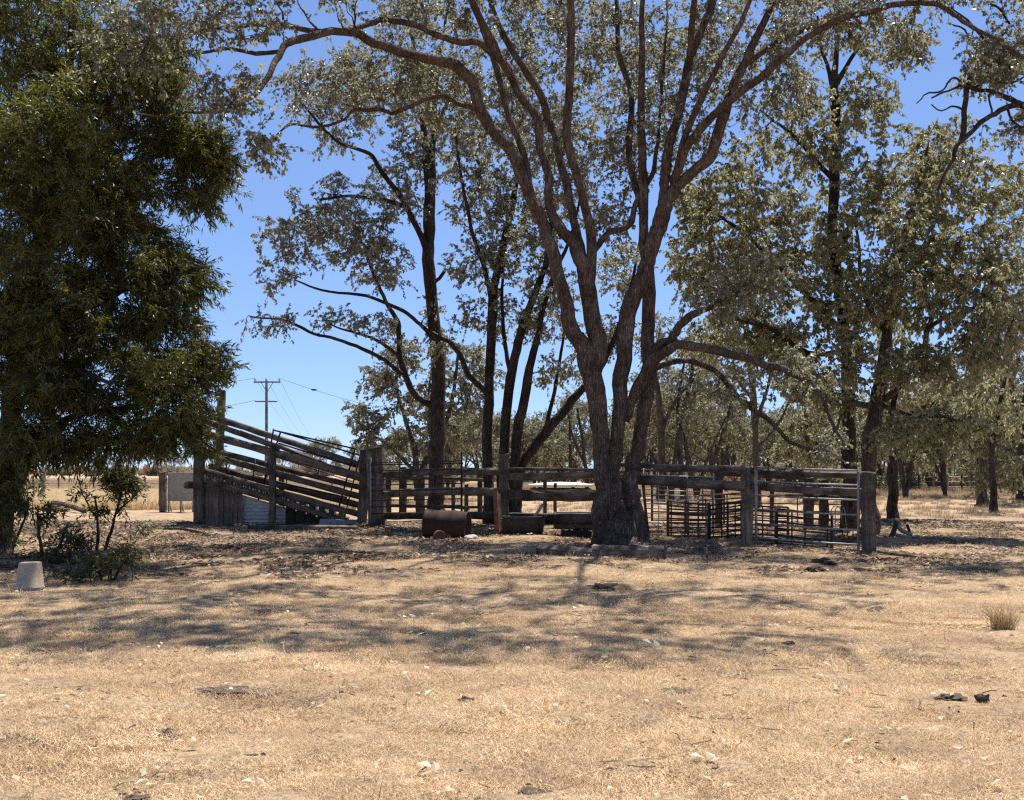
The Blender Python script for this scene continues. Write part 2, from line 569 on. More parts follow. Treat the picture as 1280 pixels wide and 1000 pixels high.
def make_tree(name, base, limbs, clusters, bark, leafmat, label, cat='tree', group=None, seed=1,
              twigs=5, leaves=13, leafL=.085, leafW=.055, twigL=.34, droop=.5, spread=1.0,
              sides=8, flare=0.0, br=1.0, upbias=.25, split_limbs=False, trunk_n=1, minr=.004, alonglimb=0, root=None):
    """limbs: [(path, radii)] in world space; clusters: (n,3) points to be reached by branchlets that end in leaves"""
    r = np.random.default_rng(seed)
    base = np.asarray(base, float)
    root = root or empty(name, base, label, cat, group)
    parts = []
    for i, (P, R) in enumerate(limbs):
        parts.append(limb_mesh(P - base, R, sides if R.max() > .05 else 6, .06, seed * 31 + i, flare if i < trunk_n else 0))
    if split_limbs:
        V, F = merge(parts[:trunk_n])
        link('trunk', mesh_np('trunk', V, F, True), bark, root)
        for V, F in parts[trunk_n:]:
            link('limb', mesh_np('limb', V, F, True), bark, root)
    else:
        V, F = merge(parts)
        link('trunk', mesh_np('trunk', V, F, True), bark, root)
    # nodes where branchlets may start
    NP, NR, ND = [], [], []
    for P, R in limbs:
        T = np.gradient(P, axis=0)
        T /= np.linalg.norm(T, axis=1, keepdims=True) + 1e-9
        k0 = int(len(P) * .25) if R[0] > .08 else 2
        NP.append(P[k0:]); NR.append(R[k0:]); ND.append(T[k0:])
    NP, NR, ND = np.vstack(NP), np.concatenate(NR), np.vstack(ND)
    C = np.asarray(clusters, float)
    d0 = np.array([np.min(np.linalg.norm(NP - c, axis=1)) for c in C])
    C = C[np.argsort(d0)]
    n = len(C)
    K = 7
    cap = len(NP) + n * (K - 2) + 5
    BP = np.zeros((cap, 3)); BR = np.zeros(cap); BD = np.zeros((cap, 3))
    m = len(NP)
    BP[:m], BR[:m], BD[:m] = NP, NR, ND
    paths = np.zeros((n, K, 3)); rads = np.zeros((n, K)); ends = np.zeros((n, 3))
    tt = np.linspace(0, 1, K)[:, None]
    for i, c in enumerate(C):
        v = c - BP[:m]
        L = np.linalg.norm(v, axis=1) + 1e-6
        cost = L * (1.25 - .45 * (v * BD[:m]).sum(1) / L) + np.clip(-v[:, 2], 0, None) * upbias
        j = int(np.argmin(cost))
        d = L[j]
        ctrl = BP[j] + BD[j] * d * .35 + np.array([0, 0, .16 * d]) + r.standard_normal(3) * .09 * d
        q = (1 - tt) ** 2 * BP[j] + 2 * tt * (1 - tt) * ctrl + tt ** 2 * c
        jit = r.standard_normal((K, 3)) * .028 * d
        jit[0] = 0
        q = q + jit
        r0 = min(BR[j] * .62, (.006 + .011 * d) * br)
        r0 = max(r0, minr)
        rr = np.linspace(r0, max(minr * .8, r0 * .35), K)
        paths[i], rads[i] = q, rr
        e = q[-1] - q[-2]
        e /= np.linalg.norm(e) + 1e-9
        ends[i] = e
        T = np.gradient(q, axis=0)
        T /= np.linalg.norm(T, axis=1, keepdims=True) + 1e-9
        BP[m:m + K - 2], BR[m:m + K - 2], BD[m:m + K - 2] = q[2:], rr[2:], T[2:]
        m += K - 2
    Vb, Fb = tubes(paths - base, rads, 4)
    # twigs
    nt = n * twigs
    ci = np.repeat(np.arange(n), twigs)
    tpos = r.integers(K - 4, K, nt)
    S0 = paths[ci, tpos]
    D = r.standard_normal((nt, 3))
    D /= np.linalg.norm(D, axis=1, keepdims=True)
    D = D * spread + ends[ci] * .8 + np.array([0, 0, .12])
    D /= np.linalg.norm(D, axis=1, keepdims=True)
    TL = twigL * r.uniform(.5, 1.35, nt)[:, None]
    down = np.array([0, 0, -1.]) * droop
    P1 = S0 + D * TL * .5 + down * TL * .10
    P2 = S0 + D * TL * .95 + down * TL * .42
    tp = np.stack([S0, P1, P2], 1)
    tr = np.tile(np.array([[minr * .95, minr * .7, minr * .45]]), (nt, 1))
    Vt, Ft = tubes(tp - base, tr, 3)
    V, F = merge([(Vb, [Fb]), (Vt, [Ft])])
    o = link('branches', mesh_np('branches', V, F, True), bark, root)
    tag(o, kind='stuff')
    # leaves
    nlv = nt * leaves
    ti = np.repeat(np.arange(nt), leaves)
    t = r.uniform(.12, 1.08, nlv)[:, None]
    pos = np.where(t < .5, tp[ti, 0] * (1 - 2 * t) + tp[ti, 1] * 2 * t, tp[ti, 1] * (2 - 2 * t) + tp[ti, 2] * (2 * t - 1))
    pos = pos + r.standard_normal((nlv, 3)) * (.05 * twigL)
    td = tp[ti, 2] - tp[ti, 1]
    td /= np.linalg.norm(td, axis=1, keepdims=True) + 1e-9
    ld = r.standard_normal((nlv, 3))
    ld /= np.linalg.norm(ld, axis=1, keepdims=True)
    ld = ld * .75 * spread + td * .6 + down * 1.15
    ld /= np.linalg.norm(ld, axis=1, keepdims=True)
    sd = np.cross(ld, r.standard_normal((nlv, 3)))
    sd /= np.linalg.norm(sd, axis=1, keepdims=True) + 1e-9
    nn = np.cross(ld, sd)
    sz = r.uniform(.6, 1.35, nlv)[:, None]
    LL, WW = leafL * sz, leafW * sz * r.uniform(.75, 1.2, nlv)[:, None]
    bend = r.uniform(-.18, .3, nlv)[:, None]
    A = pos
    B = pos + ld * LL * .42 + sd * WW * .5 + nn * LL * bend
    Cc = pos + ld * LL
    Dd = pos + ld * LL * .42 - sd * WW * .5 + nn * LL * bend
    V = np.stack([A, B, Cc, Dd], 1).reshape(-1, 3) - base
    F = np.arange(nlv * 4).reshape(-1, 4)
    rc = np.repeat(r.uniform(0, 1, n), twigs * leaves)
    rnd = np.clip(r.beta(1.1, 1.6, nlv) * .72 + rc * .32, 0, 1)
    o = link('foliage', mesh_np('foliage', V, [F], False, rnd), leafmat, root)
    tag(o, kind='stuff')
    return root


# ---- the great ironbark in the middle
def L(Y0, Y1, pts, n=5, seed=0):
    return W_limb(pts, Y0, Y1, n, .01, seed)


B0 = G(772, 678)
YT = B0[1]
main_limbs = [
    # three stems out of one butt
    L(YT - .05, YT - .3, [(757, 690, 34), (755, 655, 28), (752, 601, 24), (751, 548, 25), (747, 500, 28), (737, 462, 30), (729, 436, 25), (716, 412, 22), (706, 376, 20), (694, 322, 19), (680, 284, 18), (660, 243, 18), (650, 212, 19), (640, 189, 18), (602, 141, 17), (592, 106, 17), (573, 83, 17)], 6, 1),
    L(YT - .1, YT, [(769, 690, 32), (768, 655, 27), (767, 606, 20), (767, 580, 18), (773, 545, 20), (775, 500, 22), (778, 440, 23), (786, 386, 24), (806, 341, 23), (818, 300, 23), (828, 265, 24), (842, 236, 20)], 6, 2),
    L(YT + .05, YT + .7, [(795, 690, 34), (792, 655, 29), (790, 605, 22), (793, 580, 21), (799, 550, 21), (807, 505, 21), (811, 472, 20), (809, 408, 19), (811, 344, 17), (804, 290, 14), (803, 220, 13), (802, 150, 11), (803, 64, 9), (806, -20, 7), (812, -110, 4)], 6, 3),
    L(YT - .2, YT - .1, [(776, 686, 46), (776, 665, 40), (775, 645, 28), (773, 628, 14)], 4, 4),
    # limbs
    L(YT - .3, YT - 5.5, [(573, 83, 16), (528, 70, 14), (496, 62, 14), (464, 50, 13), (438, 40, 11), (400, 42, 12), (368, 50, 11), (349, 64, 10), (336, 93, 9), (317, 118, 8), (291, 136, 7), (262, 140, 5), (240, 142, 4), (200, 144, 3), (165, 143, 2.5)], 5, 5),
    L(YT - .15, YT - .2, [(738, 470, 26), (748, 434, 27), (738, 376, 24), (729, 338, 22), (716, 306, 18), (698, 280, 16), (684, 246, 13), (688, 214, 12), (676, 189, 12), (672, 150, 12), (653, 125, 12), (634, 86, 12), (602, 58, 11), (577, 52, 10), (547, 45, 9), (515, 30, 9), (476, 24, 8)], 5, 6),
    L(YT - .2, YT - 5.8, [(476, 24, 8), (440, 36, 8), (400, 38, 8), (352, 32, 8), (317, 30, 7), (272, 35, 6), (240, 42, 5), (190, 50, 4), (130, 62, 3)], 5, 7),
    L(YT - .2, YT + 1.8, [(733, 350, 16), (722, 298, 13), (710, 243, 12), (701, 198, 12), (688, 160, 11), (678, 125, 11), (656, 86, 11), (637, 58, 10), (618, 19, 8), (608, -20, 7), (590, -90, 5), (560, -170, 3)], 5, 8),
    L(YT - .15, YT - 1.2, [(736, 365, 17), (740, 307, 15), (730, 250, 13), (717, 205, 13), (708, 160, 13), (712, 122, 13), (714, 64, 12), (712, 0, 11), (718, -80, 8), (705, -170, 5), (715, -240, 3)], 5, 9),
    L(YT - .3, YT + .9, [(662, 240, 10), (656, 192, 10), (637, 150, 9), (621, 90, 9), (608, 48, 8), (589, 0, 8), (560, -60, 6), (520, -130, 3)], 5, 10),
    L(YT, YT - 1.0, [(838, 243, 17), (858, 221, 17), (886, 198, 17), (899, 160, 16), (909, 128, 15), (928, 83, 13), (944, 48, 11), (962, 15, 10), (985, -50, 7), (1000, -120, 4)], 5, 11),
    L(YT, YT + .8, [(829, 250, 15), (832, 215, 15), (837, 179, 14), (848, 138, 14), (861, 80, 13), (877, 38, 12), (890, 0, 11), (905, -70, 8), (900, -150, 4)], 5, 12),
    L(YT, YT - 2.0, [(840, 228, 11), (858, 165, 10), (880, 115, 9), (906, 64, 8), (930, 19, 7), (950, -30, 5), (970, -90, 3)], 5, 13),
    L(YT + .05, YT - 4.2, [(842, 240, 12), (856, 192, 12), (880, 156, 12), (906, 131, 12), (938, 108, 12), (968, 80, 11), (1002, 51, 10), (1040, 29, 10), (1088, 14, 9), (1120, 6, 9), (1152, 3, 8), (1184, 13, 7), (1216, 34, 6), (1248, 51, 5), (1274, 70, 4), (1305, 100, 3)], 5, 14),
    L(YT - .5, YT + 1.0, [(926, 86, 9), (957, 61, 9), (992, 42, 8), (1034, 22, 7), (1078, 3, 6), (1130, -20, 5), (1180, -50, 3)], 5, 15),
    L(YT, YT - 1.4, [(782, 526, 11), (790, 503, 14), (801, 475, 17), (815, 452, 18), (830, 438, 15), (852, 432, 13), (892, 438, 13), (927, 446, 12), (959, 456, 11), (984, 462, 10), (1010, 478, 9), (1029, 498, 8), (1037, 518, 6), (1046, 540, 5), (1056, 558, 4)], 5, 16),
    L(YT - .1, YT - .8, [(816, 446, 13), (828, 430, 13), (841, 421, 13), (850, 405, 12), (868, 392, 11), (892, 382, 8), (915, 372, 6), (940, 352, 4)], 5, 17),
    L(YT, YT + 1.2, [(812, 470, 9), (824, 458, 9), (857, 451, 8), (892, 462, 8), (914, 485, 8), (940, 512, 8), (962, 523, 7), (984, 549, 6), (1000, 557, 5), (1019, 562, 5), (1042, 546, 4), (1052, 520, 3)], 5, 18),
    L(YT, YT + 1.6, [(739, 318, 9), (762, 290, 9), (788, 280, 9), (797, 250, 8), (814, 220, 7), (822, 179, 6), (826, 130, 5), (830, 80, 4), (835, 20, 3)], 5, 19),
    L(YT - 2.2, YT - 5.0, [(352, 64, 7), (320, 66, 7), (291, 61, 6), (262, 66, 5), (240, 70, 4), (212, 72, 3), (180, 62, 2)], 5, 20),
    L(YT + .5, YT + 2.4, [(803, 270, 10), (796, 237, 10), (785, 192, 10), (790, 128, 9), (775, 70, 8), (770, 0, 6), (760, -70, 4)], 5, 21),
    L(YT - .3, YT + 1.6, [(608, 142, 8), (580, 132, 7), (552, 122, 6), (524, 128, 6), (496, 142, 6), (470, 137, 6), (445, 137, 5), (428, 150, 4), (398, 158, 4), (365, 156, 3), (336, 176, 2)], 5, 22),
    L(YT - .3, YT - 6, [(640, 100, 10), (600, 20, 10), (560, -70, 9), (540, -170, 8), (500, -280, 6), (470, -380, 3)], 5, 23),
    L(YT, YT - 5.5, [(860, 80, 9), (870, -20, 9), (880, -130, 8), (900, -240, 6), (930, -360, 3)], 5, 24),
]
rb = np.random.default_rng(11)
main_blobs = [
    (300, 20, 80, 35, 19.6, 1.0, 26), (285, 112, 45, 30, 18.6, .8, 22), (205, 20, 80, 45, 18.6, 1.2, 40), (150, 60, 60, 40, 18.4, .8, 22),
    (330, 178, 32, 26, 19.3, .7, 12), (400, 110, 60, 40, 25, 1.2, 40),
    (430, -45, 120, 45, 21.5, 2, 80), (560, -10, 110, 50, 25, 1.8, 90), (480, 100, 85, 42, 25.5, 1.4, 80), (560, 110, 60, 55, 26.5, 1.3, 60),
    (650, 20, 90, 70, 27, 2, 110), (700, 190, 70, 70, 26, 1.6, 50), (640, 150, 70, 60, 27.5, 1.4, 60), (745, 60, 80, 80, 27, 2.2, 110),
    (790, 180, 55, 80, 26, 1.8, 70), (830, 60, 80, 90, 27, 2.2, 100), (760, 270, 35, 35, 25.5, .9, 22), (870, 130, 50, 80, 25, 1.6, 50),
    (920, 20, 90, 70, 26, 2.2, 95), (965, 100, 65, 60, 25, 1.5, 60), (1010, 20, 60, 40, 23.5, 1.5, 45), (1130, 52, 48, 36, 23, .9, 34), (1090, 20, 60, 25, 22.5, 1, 26),
    (1250, 75, 50, 50, 21, 1.2, 34), (1220, -20, 80, 40, 21, 1.5, 45), (900, 375, 45, 32, 24, .9, 22), (950, 345, 45, 35, 24, 1, 28),
    (940, 480, 55, 25, 24.5, .9, 20), (1040, 560, 25, 25, 24, .6, 10), (1010, 470, 45, 30, 23.5, .8, 18),
    (500, -130, 180, 80, 21, 3, 120), (760, -150, 200, 100, 24, 3.5, 150), (1010, -100, 150, 80, 23, 3, 90),
    (540, -290, 280, 110, 18, 2.4, 250), (920, -280, 290, 100, 18.5, 2.2, 250), (460, -490, 420, 90, 15, 1.5, 240), (880, -500, 400, 80, 15.5, 1.5, 230), (250, -90, 130, 70, 18.5, 2, 60), (1180, -130, 110, 60, 20.5, 2, 55)]
main_limbs = [(P, R * np.where(np.linalg.norm(P - B0, axis=1) > 2.2, .86, .93)) for P, R in main_limbs]
make_tree("ironbark_tree", B0, main_limbs, blob_pts(main_blobs, rb), M['bark_main'], M['leaf_gum'],
          "largest gum tree, several rough brown stems rising from one butt before the rail fence", 'tree', seed=5,
          twigs=5, leaves=13, leafL=.078, leafW=.056, twigL=.38, sides=18, flare=.22, split_limbs=True, trunk_n=4, br=2.1, minr=.0055)

# ---- tall dark-trunked gum left of it
b = G(546, 650)
Yt = b[1]
lt = [
    L(Yt, Yt, [(547, 656, 26), (546, 630, 21), (546, 600, 20), (547, 550, 20), (547, 504, 19), (546, 440, 17), (540, 376, 16), (536, 312, 15), (537, 260, 12), (533, 200, 9), (526, 140, 7), (520, 80, 5), (512, 20, 3)], 5, 31),
    L(Yt, Yt + .6, [(537, 300, 11), (540, 224, 9), (542, 150, 7), (548, 80, 5), (560, 10, 3)], 5, 32),
    L(Yt, Yt - 1.4, [(534, 320, 9), (528, 300, 8), (506, 256, 7), (477, 214, 6), (461, 192, 5), (426, 179, 4), (403, 160, 4), (375, 125, 3)], 5, 33),
    L(Yt, Yt - 1, [(545, 512, 9), (517, 491, 8), (504, 462, 8), (499, 425, 7), (496, 400, 6), (485, 382, 5), (470, 350, 4), (455, 310, 3)], 5, 34),
    L(Yt - .5, Yt - 2, [(503, 468, 6), (480, 450, 5), (459, 440, 5), (421, 424, 4), (386, 414, 4), (354, 400, 3), (312, 395, 2)], 5, 35),
    L(Yt, Yt - 1.5, [(543, 425, 6), (525, 405, 5), (504, 389, 5), (459, 370, 4), (402, 363, 3), (370, 350, 2)], 5, 36),
    L(Yt - .5, Yt - 1, [(500, 446, 5), (470, 425, 4), (440, 415, 3), (410, 404, 2)], 5, 37),
    L(Yt, Yt, [(538, 356, 6), (549, 348, 5), (557, 336, 4)], 4, 38),
    L(Yt - .6, Yt - 2.6, [(506, 258, 6), (480, 250, 5), (440, 245, 4), (400, 250, 3)], 4, 39),
]
bl = [(425, 275, 72, 62, Yt - 1.5, 1.6, 120), (360, 300, 38, 38, Yt - 1.8, 1, 36), (345, 345, 26, 22, Yt - 1.8, .7, 14), (335, 400, 38, 18, Yt - 1.8, .6, 14),
      (470, 320, 50, 55, Yt - 1, 1.4, 70), (440, 400, 60, 18, Yt - 1.3, .8, 22), (500, 230, 45, 50, Yt, 1.4, 60), (530, 170, 60, 70, Yt + .5, 1.6, 80),
      (420, 150, 60, 45, Yt - 1, 1.4, 55), (480, 100, 70, 60, Yt, 1.6, 70), (560, 90, 50, 60, Yt, 1.6, 55), (500, 20, 80, 40, Yt, 1.8, 60), (540, 400, 20, 40, Yt, .5, 14), (490, 410, 22, 22, Yt - .6, .5, 10)]
make_tree("gum_tree", b, lt, blob_pts(bl, rb), M['bark_dark'], M['leaf_gum'],
          "tall gum with one straight blackish trunk rising behind the dark iron gate", 'tree', group='gum trees standing round the yards', seed=6, twigs=5, leaves=15, leafL=.082, leafW=.056, sides=10, flare=.15, br=2.0, minr=.006)

# ---- the clump of four stems behind the fence post
b = G(632, 657)
Yt = b[1]
lt = [
    L(Yt, Yt + .5, [(612, 662, 18), (610, 630, 14), (610, 584, 13), (611, 504, 13), (613, 440, 12), (616, 370, 12), (622, 338, 10), (638, 270, 8), (650, 190, 6), (655, 110, 4), (650, 40, 3)], 5, 41),
    L(Yt, Yt, [(628, 662, 17), (627, 630, 14), (629, 568, 13), (638, 472, 12), (651, 418, 11), (667, 370, 9), (682, 330, 7), (690, 260, 5), (685, 180, 3)], 5, 42),
    L(Yt, Yt - .6, [(640, 662, 18), (640, 630, 14), (643, 568, 13), (654, 498, 12), (667, 440, 10), (676, 402, 8), (690, 350, 6), (715, 290, 4), (730, 230, 3)], 5, 43),
    L(Yt, Yt + .8, [(648, 662, 18), (646, 630, 14), (653, 582, 13), (674, 549, 13), (706, 514, 12), (729, 485, 10), (752, 455, 8), (775, 405, 6), (790, 350, 4), (800, 300, 3)], 5, 44),
    L(Yt, Yt - .8, [(612, 500, 8), (606, 488, 7), (587, 469, 7), (568, 434, 6), (550, 422, 4), (530, 410, 3)], 5, 45),
    L(Yt, Yt - 1, [(615, 378, 7), (604, 330, 6), (590, 290, 5), (578, 230, 4), (570, 170, 3)], 5, 46),
    L(Yt, Yt + 1, [(640, 470, 6), (630, 420, 5), (628, 360, 4), (634, 300, 3)], 5, 47),
    L(Yt, Yt + 1, [(678, 545, 6), (690, 500, 5), (700, 450, 4), (705, 400, 3)], 5, 48),
]
bl = [(600, 230, 50, 70, Yt, 1.6, 90), (650, 290, 50, 70, Yt, 1.6, 90), (600, 330, 40, 40, Yt, 1.2, 44), (690, 380, 42, 60, Yt, 1.4, 55), (640, 400, 40, 40, Yt + .5, 1.2, 34), (700, 460, 36, 34, Yt, 1, 24),
      (640, 130, 60, 60, Yt, 1.6, 70), (700, 250, 50, 60, Yt + .5, 1.5, 50), (780, 340, 40, 60, Yt + 1, 1.4, 45), (760, 420, 30, 36, Yt + 1, 1, 20), (590, 400, 26, 30, Yt, .8, 14), (560, 440, 30, 14, Yt, .5, 8), (580, 150, 40, 50, Yt, 1.4, 40), (730, 160, 50, 60, Yt, 1.6, 50)]
make_tree("gum_tree", b, lt, blob_pts(bl, rb), M['bark_dark'], M['leaf_gum'],
          "gum of four dark stems fanning out behind the fence post by the tub", 'tree', group='gum trees standing round the yards', seed=8, twigs=5, leaves=14, leafL=.082, leafW=.056, sides=9, flare=.1, br=2.0, minr=.006)

# ---- big green crowns on the right
b = G(1063, 664)
Yt = b[1]
lt = [
    L(Yt, Yt, [(1063, 672, 26), (1063, 620, 19), (1062, 560, 18), (1061, 500, 17), (1058, 430, 15), (1048, 350, 13), (1040, 294, 13), (1044, 220, 13), (1046, 160, 12), (1043, 112, 11), (1046, 70, 7), (1048, 30, 5), (1050, -20, 3)], 5, 51),
    L(Yt, Yt - .6, [(1043, 118, 7), (1034, 85, 5), (1026, 55, 4), (1022, 20, 3)], 4, 52),
    L(Yt, Yt - .3, [(1045, 108, 7), (1058, 82, 6), (1072, 62, 4), (1082, 45, 3)], 4, 53),
    L(Yt, Yt - 2, [(1056, 420, 9), (1020, 380, 8), (980, 340, 6), (940, 300, 5), (900, 270, 3)], 5, 54),
    L(Yt, Yt + 1.6, [(1042, 310, 8), (1080, 260, 7), (1120, 210, 5), (1150, 170, 3)], 5, 55),
    L(Yt, Yt - 1.6, [(1046, 230, 7), (1010, 190, 6), (980, 160, 4), (950, 140, 3)], 5, 56),
    L(Yt, Yt - 2.4, [(1058, 440, 7), (1010, 440, 6), (960, 410, 5), (920, 400, 3)], 5, 57),
]
bl = [(862, 330, 34, 50, Yt + 1, 1.2, 40), (858, 240, 24, 40, Yt + 1, 1, 20), (880, 420, 40, 40, Yt + 1, 1.2, 26), (930, 250, 74, 76, Yt - 2, 1.6, 120), (1000, 300, 70, 60, Yt - 1, 1.6, 40), (900, 340, 60, 60, Yt - 2, 1.4, 80), (970, 330, 55, 65, Yt - 1, 1.4, 60), (1000, 160, 60, 60, Yt - 1, 1.6, 70), (1040, 240, 60, 70, Yt, 1.8, 70),
      (1080, 130, 50, 45, Yt, 1.4, 60), (1080, 60, 26, 28, Yt, .8, 14), (1025, 50, 16, 20, Yt, .5, 6), (930, 420, 55, 40, Yt - 1, 1.2, 50), (1000, 420, 50, 50, Yt - 1, 1.4, 60), (1040, 350, 50, 60, Yt, 1.4, 60), (870, 260, 26, 40, Yt - 1, 1, 26), (1050, 480, 34, 34, Yt - 1, 1, 22)]
make_tree("gum_tree", b, lt, blob_pts(bl, rb), M['bark_dark'], M['leaf_gum_green'],
          "tall green gum behind the steel gate, black fork above its crown", 'tree', group='gum trees standing round the yards', seed=9, twigs=5, leaves=14, leafL=.090, leafW=.062, sides=9, flare=.1, br=2.0, minr=.006, droop=.8)

b = G(1086, 668)
Yt = b[1]
lt = [
    L(Yt, Yt, [(1085, 678, 26), (1086, 640, 21), (1085, 600, 20), (1089, 550, 19), (1095, 510, 18), (1102, 472, 16), (1109, 424, 14), (1113, 385, 11), (1122, 330, 9), (1135, 280, 7), (1150, 230, 4), (1160, 180, 3)], 5, 61),
    L(Yt, Yt - 1, [(1106, 500, 9), (1128, 476, 9), (1145, 450, 8), (1156, 430, 7), (1164, 395, 6), (1180, 350, 5), (1200, 300, 3)], 5, 62),
    L(Yt, Yt - 1.2, [(1094, 512, 8), (1075, 506, 8), (1050, 504, 7), (1020, 500, 6), (1000, 480, 4), (990, 450, 3)], 5, 63),
    L(Yt, Yt + 1.4, [(1110, 420, 7), (1085, 380, 6), (1075, 330, 4), (1070, 280, 3)], 5, 64),
    L(Yt - .5, Yt - 2.4, [(1160, 410, 6), (1195, 390, 5), (1230, 385, 4), (1262, 400, 3)], 5, 65),
    L(Yt, Yt - 2, [(1100, 505, 6), (1140, 520, 5), (1180, 520, 4), (1215, 540, 3)], 5, 66),
]
bl = [(1170, 180, 70, 40, Yt + .5, 1.6, 50), (1140, 330, 110, 80, Yt - .5, 2, 60), (1120, 290, 55, 60, Yt, 1.6, 60), (1180, 230, 60, 60, Yt, 1.7, 80), (1200, 310, 60, 60, Yt - 1, 1.7, 75), (1090, 370, 50, 45, Yt, 1.4, 55), (1150, 370, 50, 50, Yt - 1, 1.4, 65),
      (1240, 370, 50, 60, Yt - 2, 1.4, 75), (1225, 440, 50, 45, Yt - 2, 1.3, 60), (1150, 460, 40, 36, Yt - 1.5, 1.1, 34), (1010, 480, 40, 26, Yt - 1, 1, 26), (1080, 450, 40, 36, Yt - 1, 1, 34),
      (1190, 530, 46, 30, Yt - 1.6, 1, 34), (1130, 540, 40, 28, Yt - 1, .9, 22), (1100, 230, 30, 40, Yt + 1, 1.2, 34), (1250, 250, 40, 50, Yt - 1, 1.3, 50)]
make_tree("gum_tree", b, lt, blob_pts(bl, rb), M['bark_main'], M['leaf_gum_green'],
          "broad green gum whose leaning trunk rises just behind the fence's end post", 'tree', group='gum trees standing round the yards', seed=10, twigs=5, leaves=14, leafL=.090, leafW=.062, sides=9, flare=.1, br=2.0, minr=.006, droop=.8)

# ---- blackened trunk further right
b = G(1116, 651)
Yt = b[1]
lt = [
    L(Yt, Yt, [(1116, 656, 18), (1116, 630, 14), (1115, 595, 14), (1114, 560, 11), (1112, 530, 9), (1120, 490, 7), (1128, 440, 5), (1130, 390, 3)], 5, 71),
    L(Yt, Yt, [(1113, 548, 6), (1135, 520, 5), (1165, 505, 4), (1190, 500, 3)], 4, 72),
]
bl = [(1130, 480, 40, 40, Yt, 1.2, 34), (1180, 500, 36, 30, Yt, 1.2, 26), (1120, 420, 40, 40, Yt, 1.2, 30), (1100, 560, 24, 20, Yt - .5, .6, 8)]
make_tree("gum_tree", b, lt, blob_pts(bl, rb), M['bark_dark'], M['leaf_gum_green'],
          "small gum with a charred black lower trunk standing in grass right of the end post", 'tree', group='gum trees standing round the yards', seed=12, twigs=5, leaves=12, leafL=.11, leafW=.07, sides=8, flare=.15, minr=.007, droop=.8)

# ---- twin trunks at the far right, foliage hanging low
b = G(1228, 633)
Yt = b[1]
lt = [
    L(Yt, Yt, [(1227, 636, 18), (1228, 615, 14), (1229, 580, 12), (1232, 530, 10), (1240, 480, 8), (1245, 420, 6), (1240, 360, 4), (1230, 300, 3)], 5, 73),
    L(Yt, Yt - 2, [(1230, 560, 7), (1210, 530, 6), (1195, 500, 5), (1185, 460, 3)], 4, 74),
    L(Yt, Yt - 2, [(1232, 530, 7), (1250, 510, 6), (1262, 530, 4), (1268, 560, 3)], 4, 75),
]
bl = [(1215, 550, 36, 50, Yt - 1.5, 1.3, 50), (1255, 540, 34, 60, Yt - 2, 1.3, 60), (1235, 460, 50, 50, Yt, 1.6, 60), (1225, 600, 22, 24, Yt - 1.6, .8, 16), (1262, 590, 24, 30, Yt - 2, .8, 22), (1190, 470, 40, 40, Yt, 1.4, 40), (1260, 400, 40, 50, Yt, 1.5, 50)]
make_tree("gum_tree", b, lt, blob_pts(bl, rb), M['bark_grey'], M['leaf_gum_green'],
          "yellow-green gum at the right with leaves hanging almost to the grass round a thick trunk", 'tree', group='gum trees standing round the yards', seed=13, twigs=5, leaves=12, leafL=.12, leafW=.075, sides=8, flare=.1, minr=.008, droop=1.0)
b = G(1242, 641)
Yt = b[1]
lt = [L(Yt, Yt, [(1243, 643, 13), (1242, 625, 9), (1241, 600, 8), (1240, 560, 7), (1250, 500, 5), (1262, 450, 3)], 4, 76),
      L(Yt, Yt, [(1241, 565, 5), (1225, 530, 4), (1220, 490, 3)], 4, 77)]
make_tree("gum_tree", b, lt, blob_pts([(1250, 500, 36, 50, Yt, 1.2, 36), (1222, 500, 26, 36, Yt, 1, 20)], rb), M['bark_dark'], M['leaf_gum_green'],
          "slim black-trunked gum just in front of the thick low-hanging yellow-green one", 'tree', group='gum trees standing round the yards', seed=14, twigs=5, leaves=11, leafL=.12, leafW=.075, sides=7, minr=.008, droop=1.0)
b = G(1279, 628)
Yt = b[1]
lt = [L(Yt, Yt, [(1280, 636, 20), (1279, 610, 15), (1278, 580, 14), (1282, 520, 12), (1290, 450, 10), (1300, 380, 7), (1300, 300, 4)], 4, 78),
      L(Yt, Yt - 1, [(1280, 540, 8), (1265, 490, 6), (1262, 430, 4)], 4, 79)]
make_tree("gum_tree", b, lt, blob_pts([(1290, 420, 60, 70, Yt, 2, 60), (1270, 330, 50, 60, Yt, 2, 50), (1320, 320, 60, 80, Yt, 2, 50)], rb), M['bark_dark'], M['leaf_gum_far'],
          "gum trunk cut by the right edge of the picture beyond the yards", 'tree', group='gum trees standing round the yards', seed=15, twigs=5, leaves=11, leafL=.13, leafW=.08, sides=7, minr=.008)

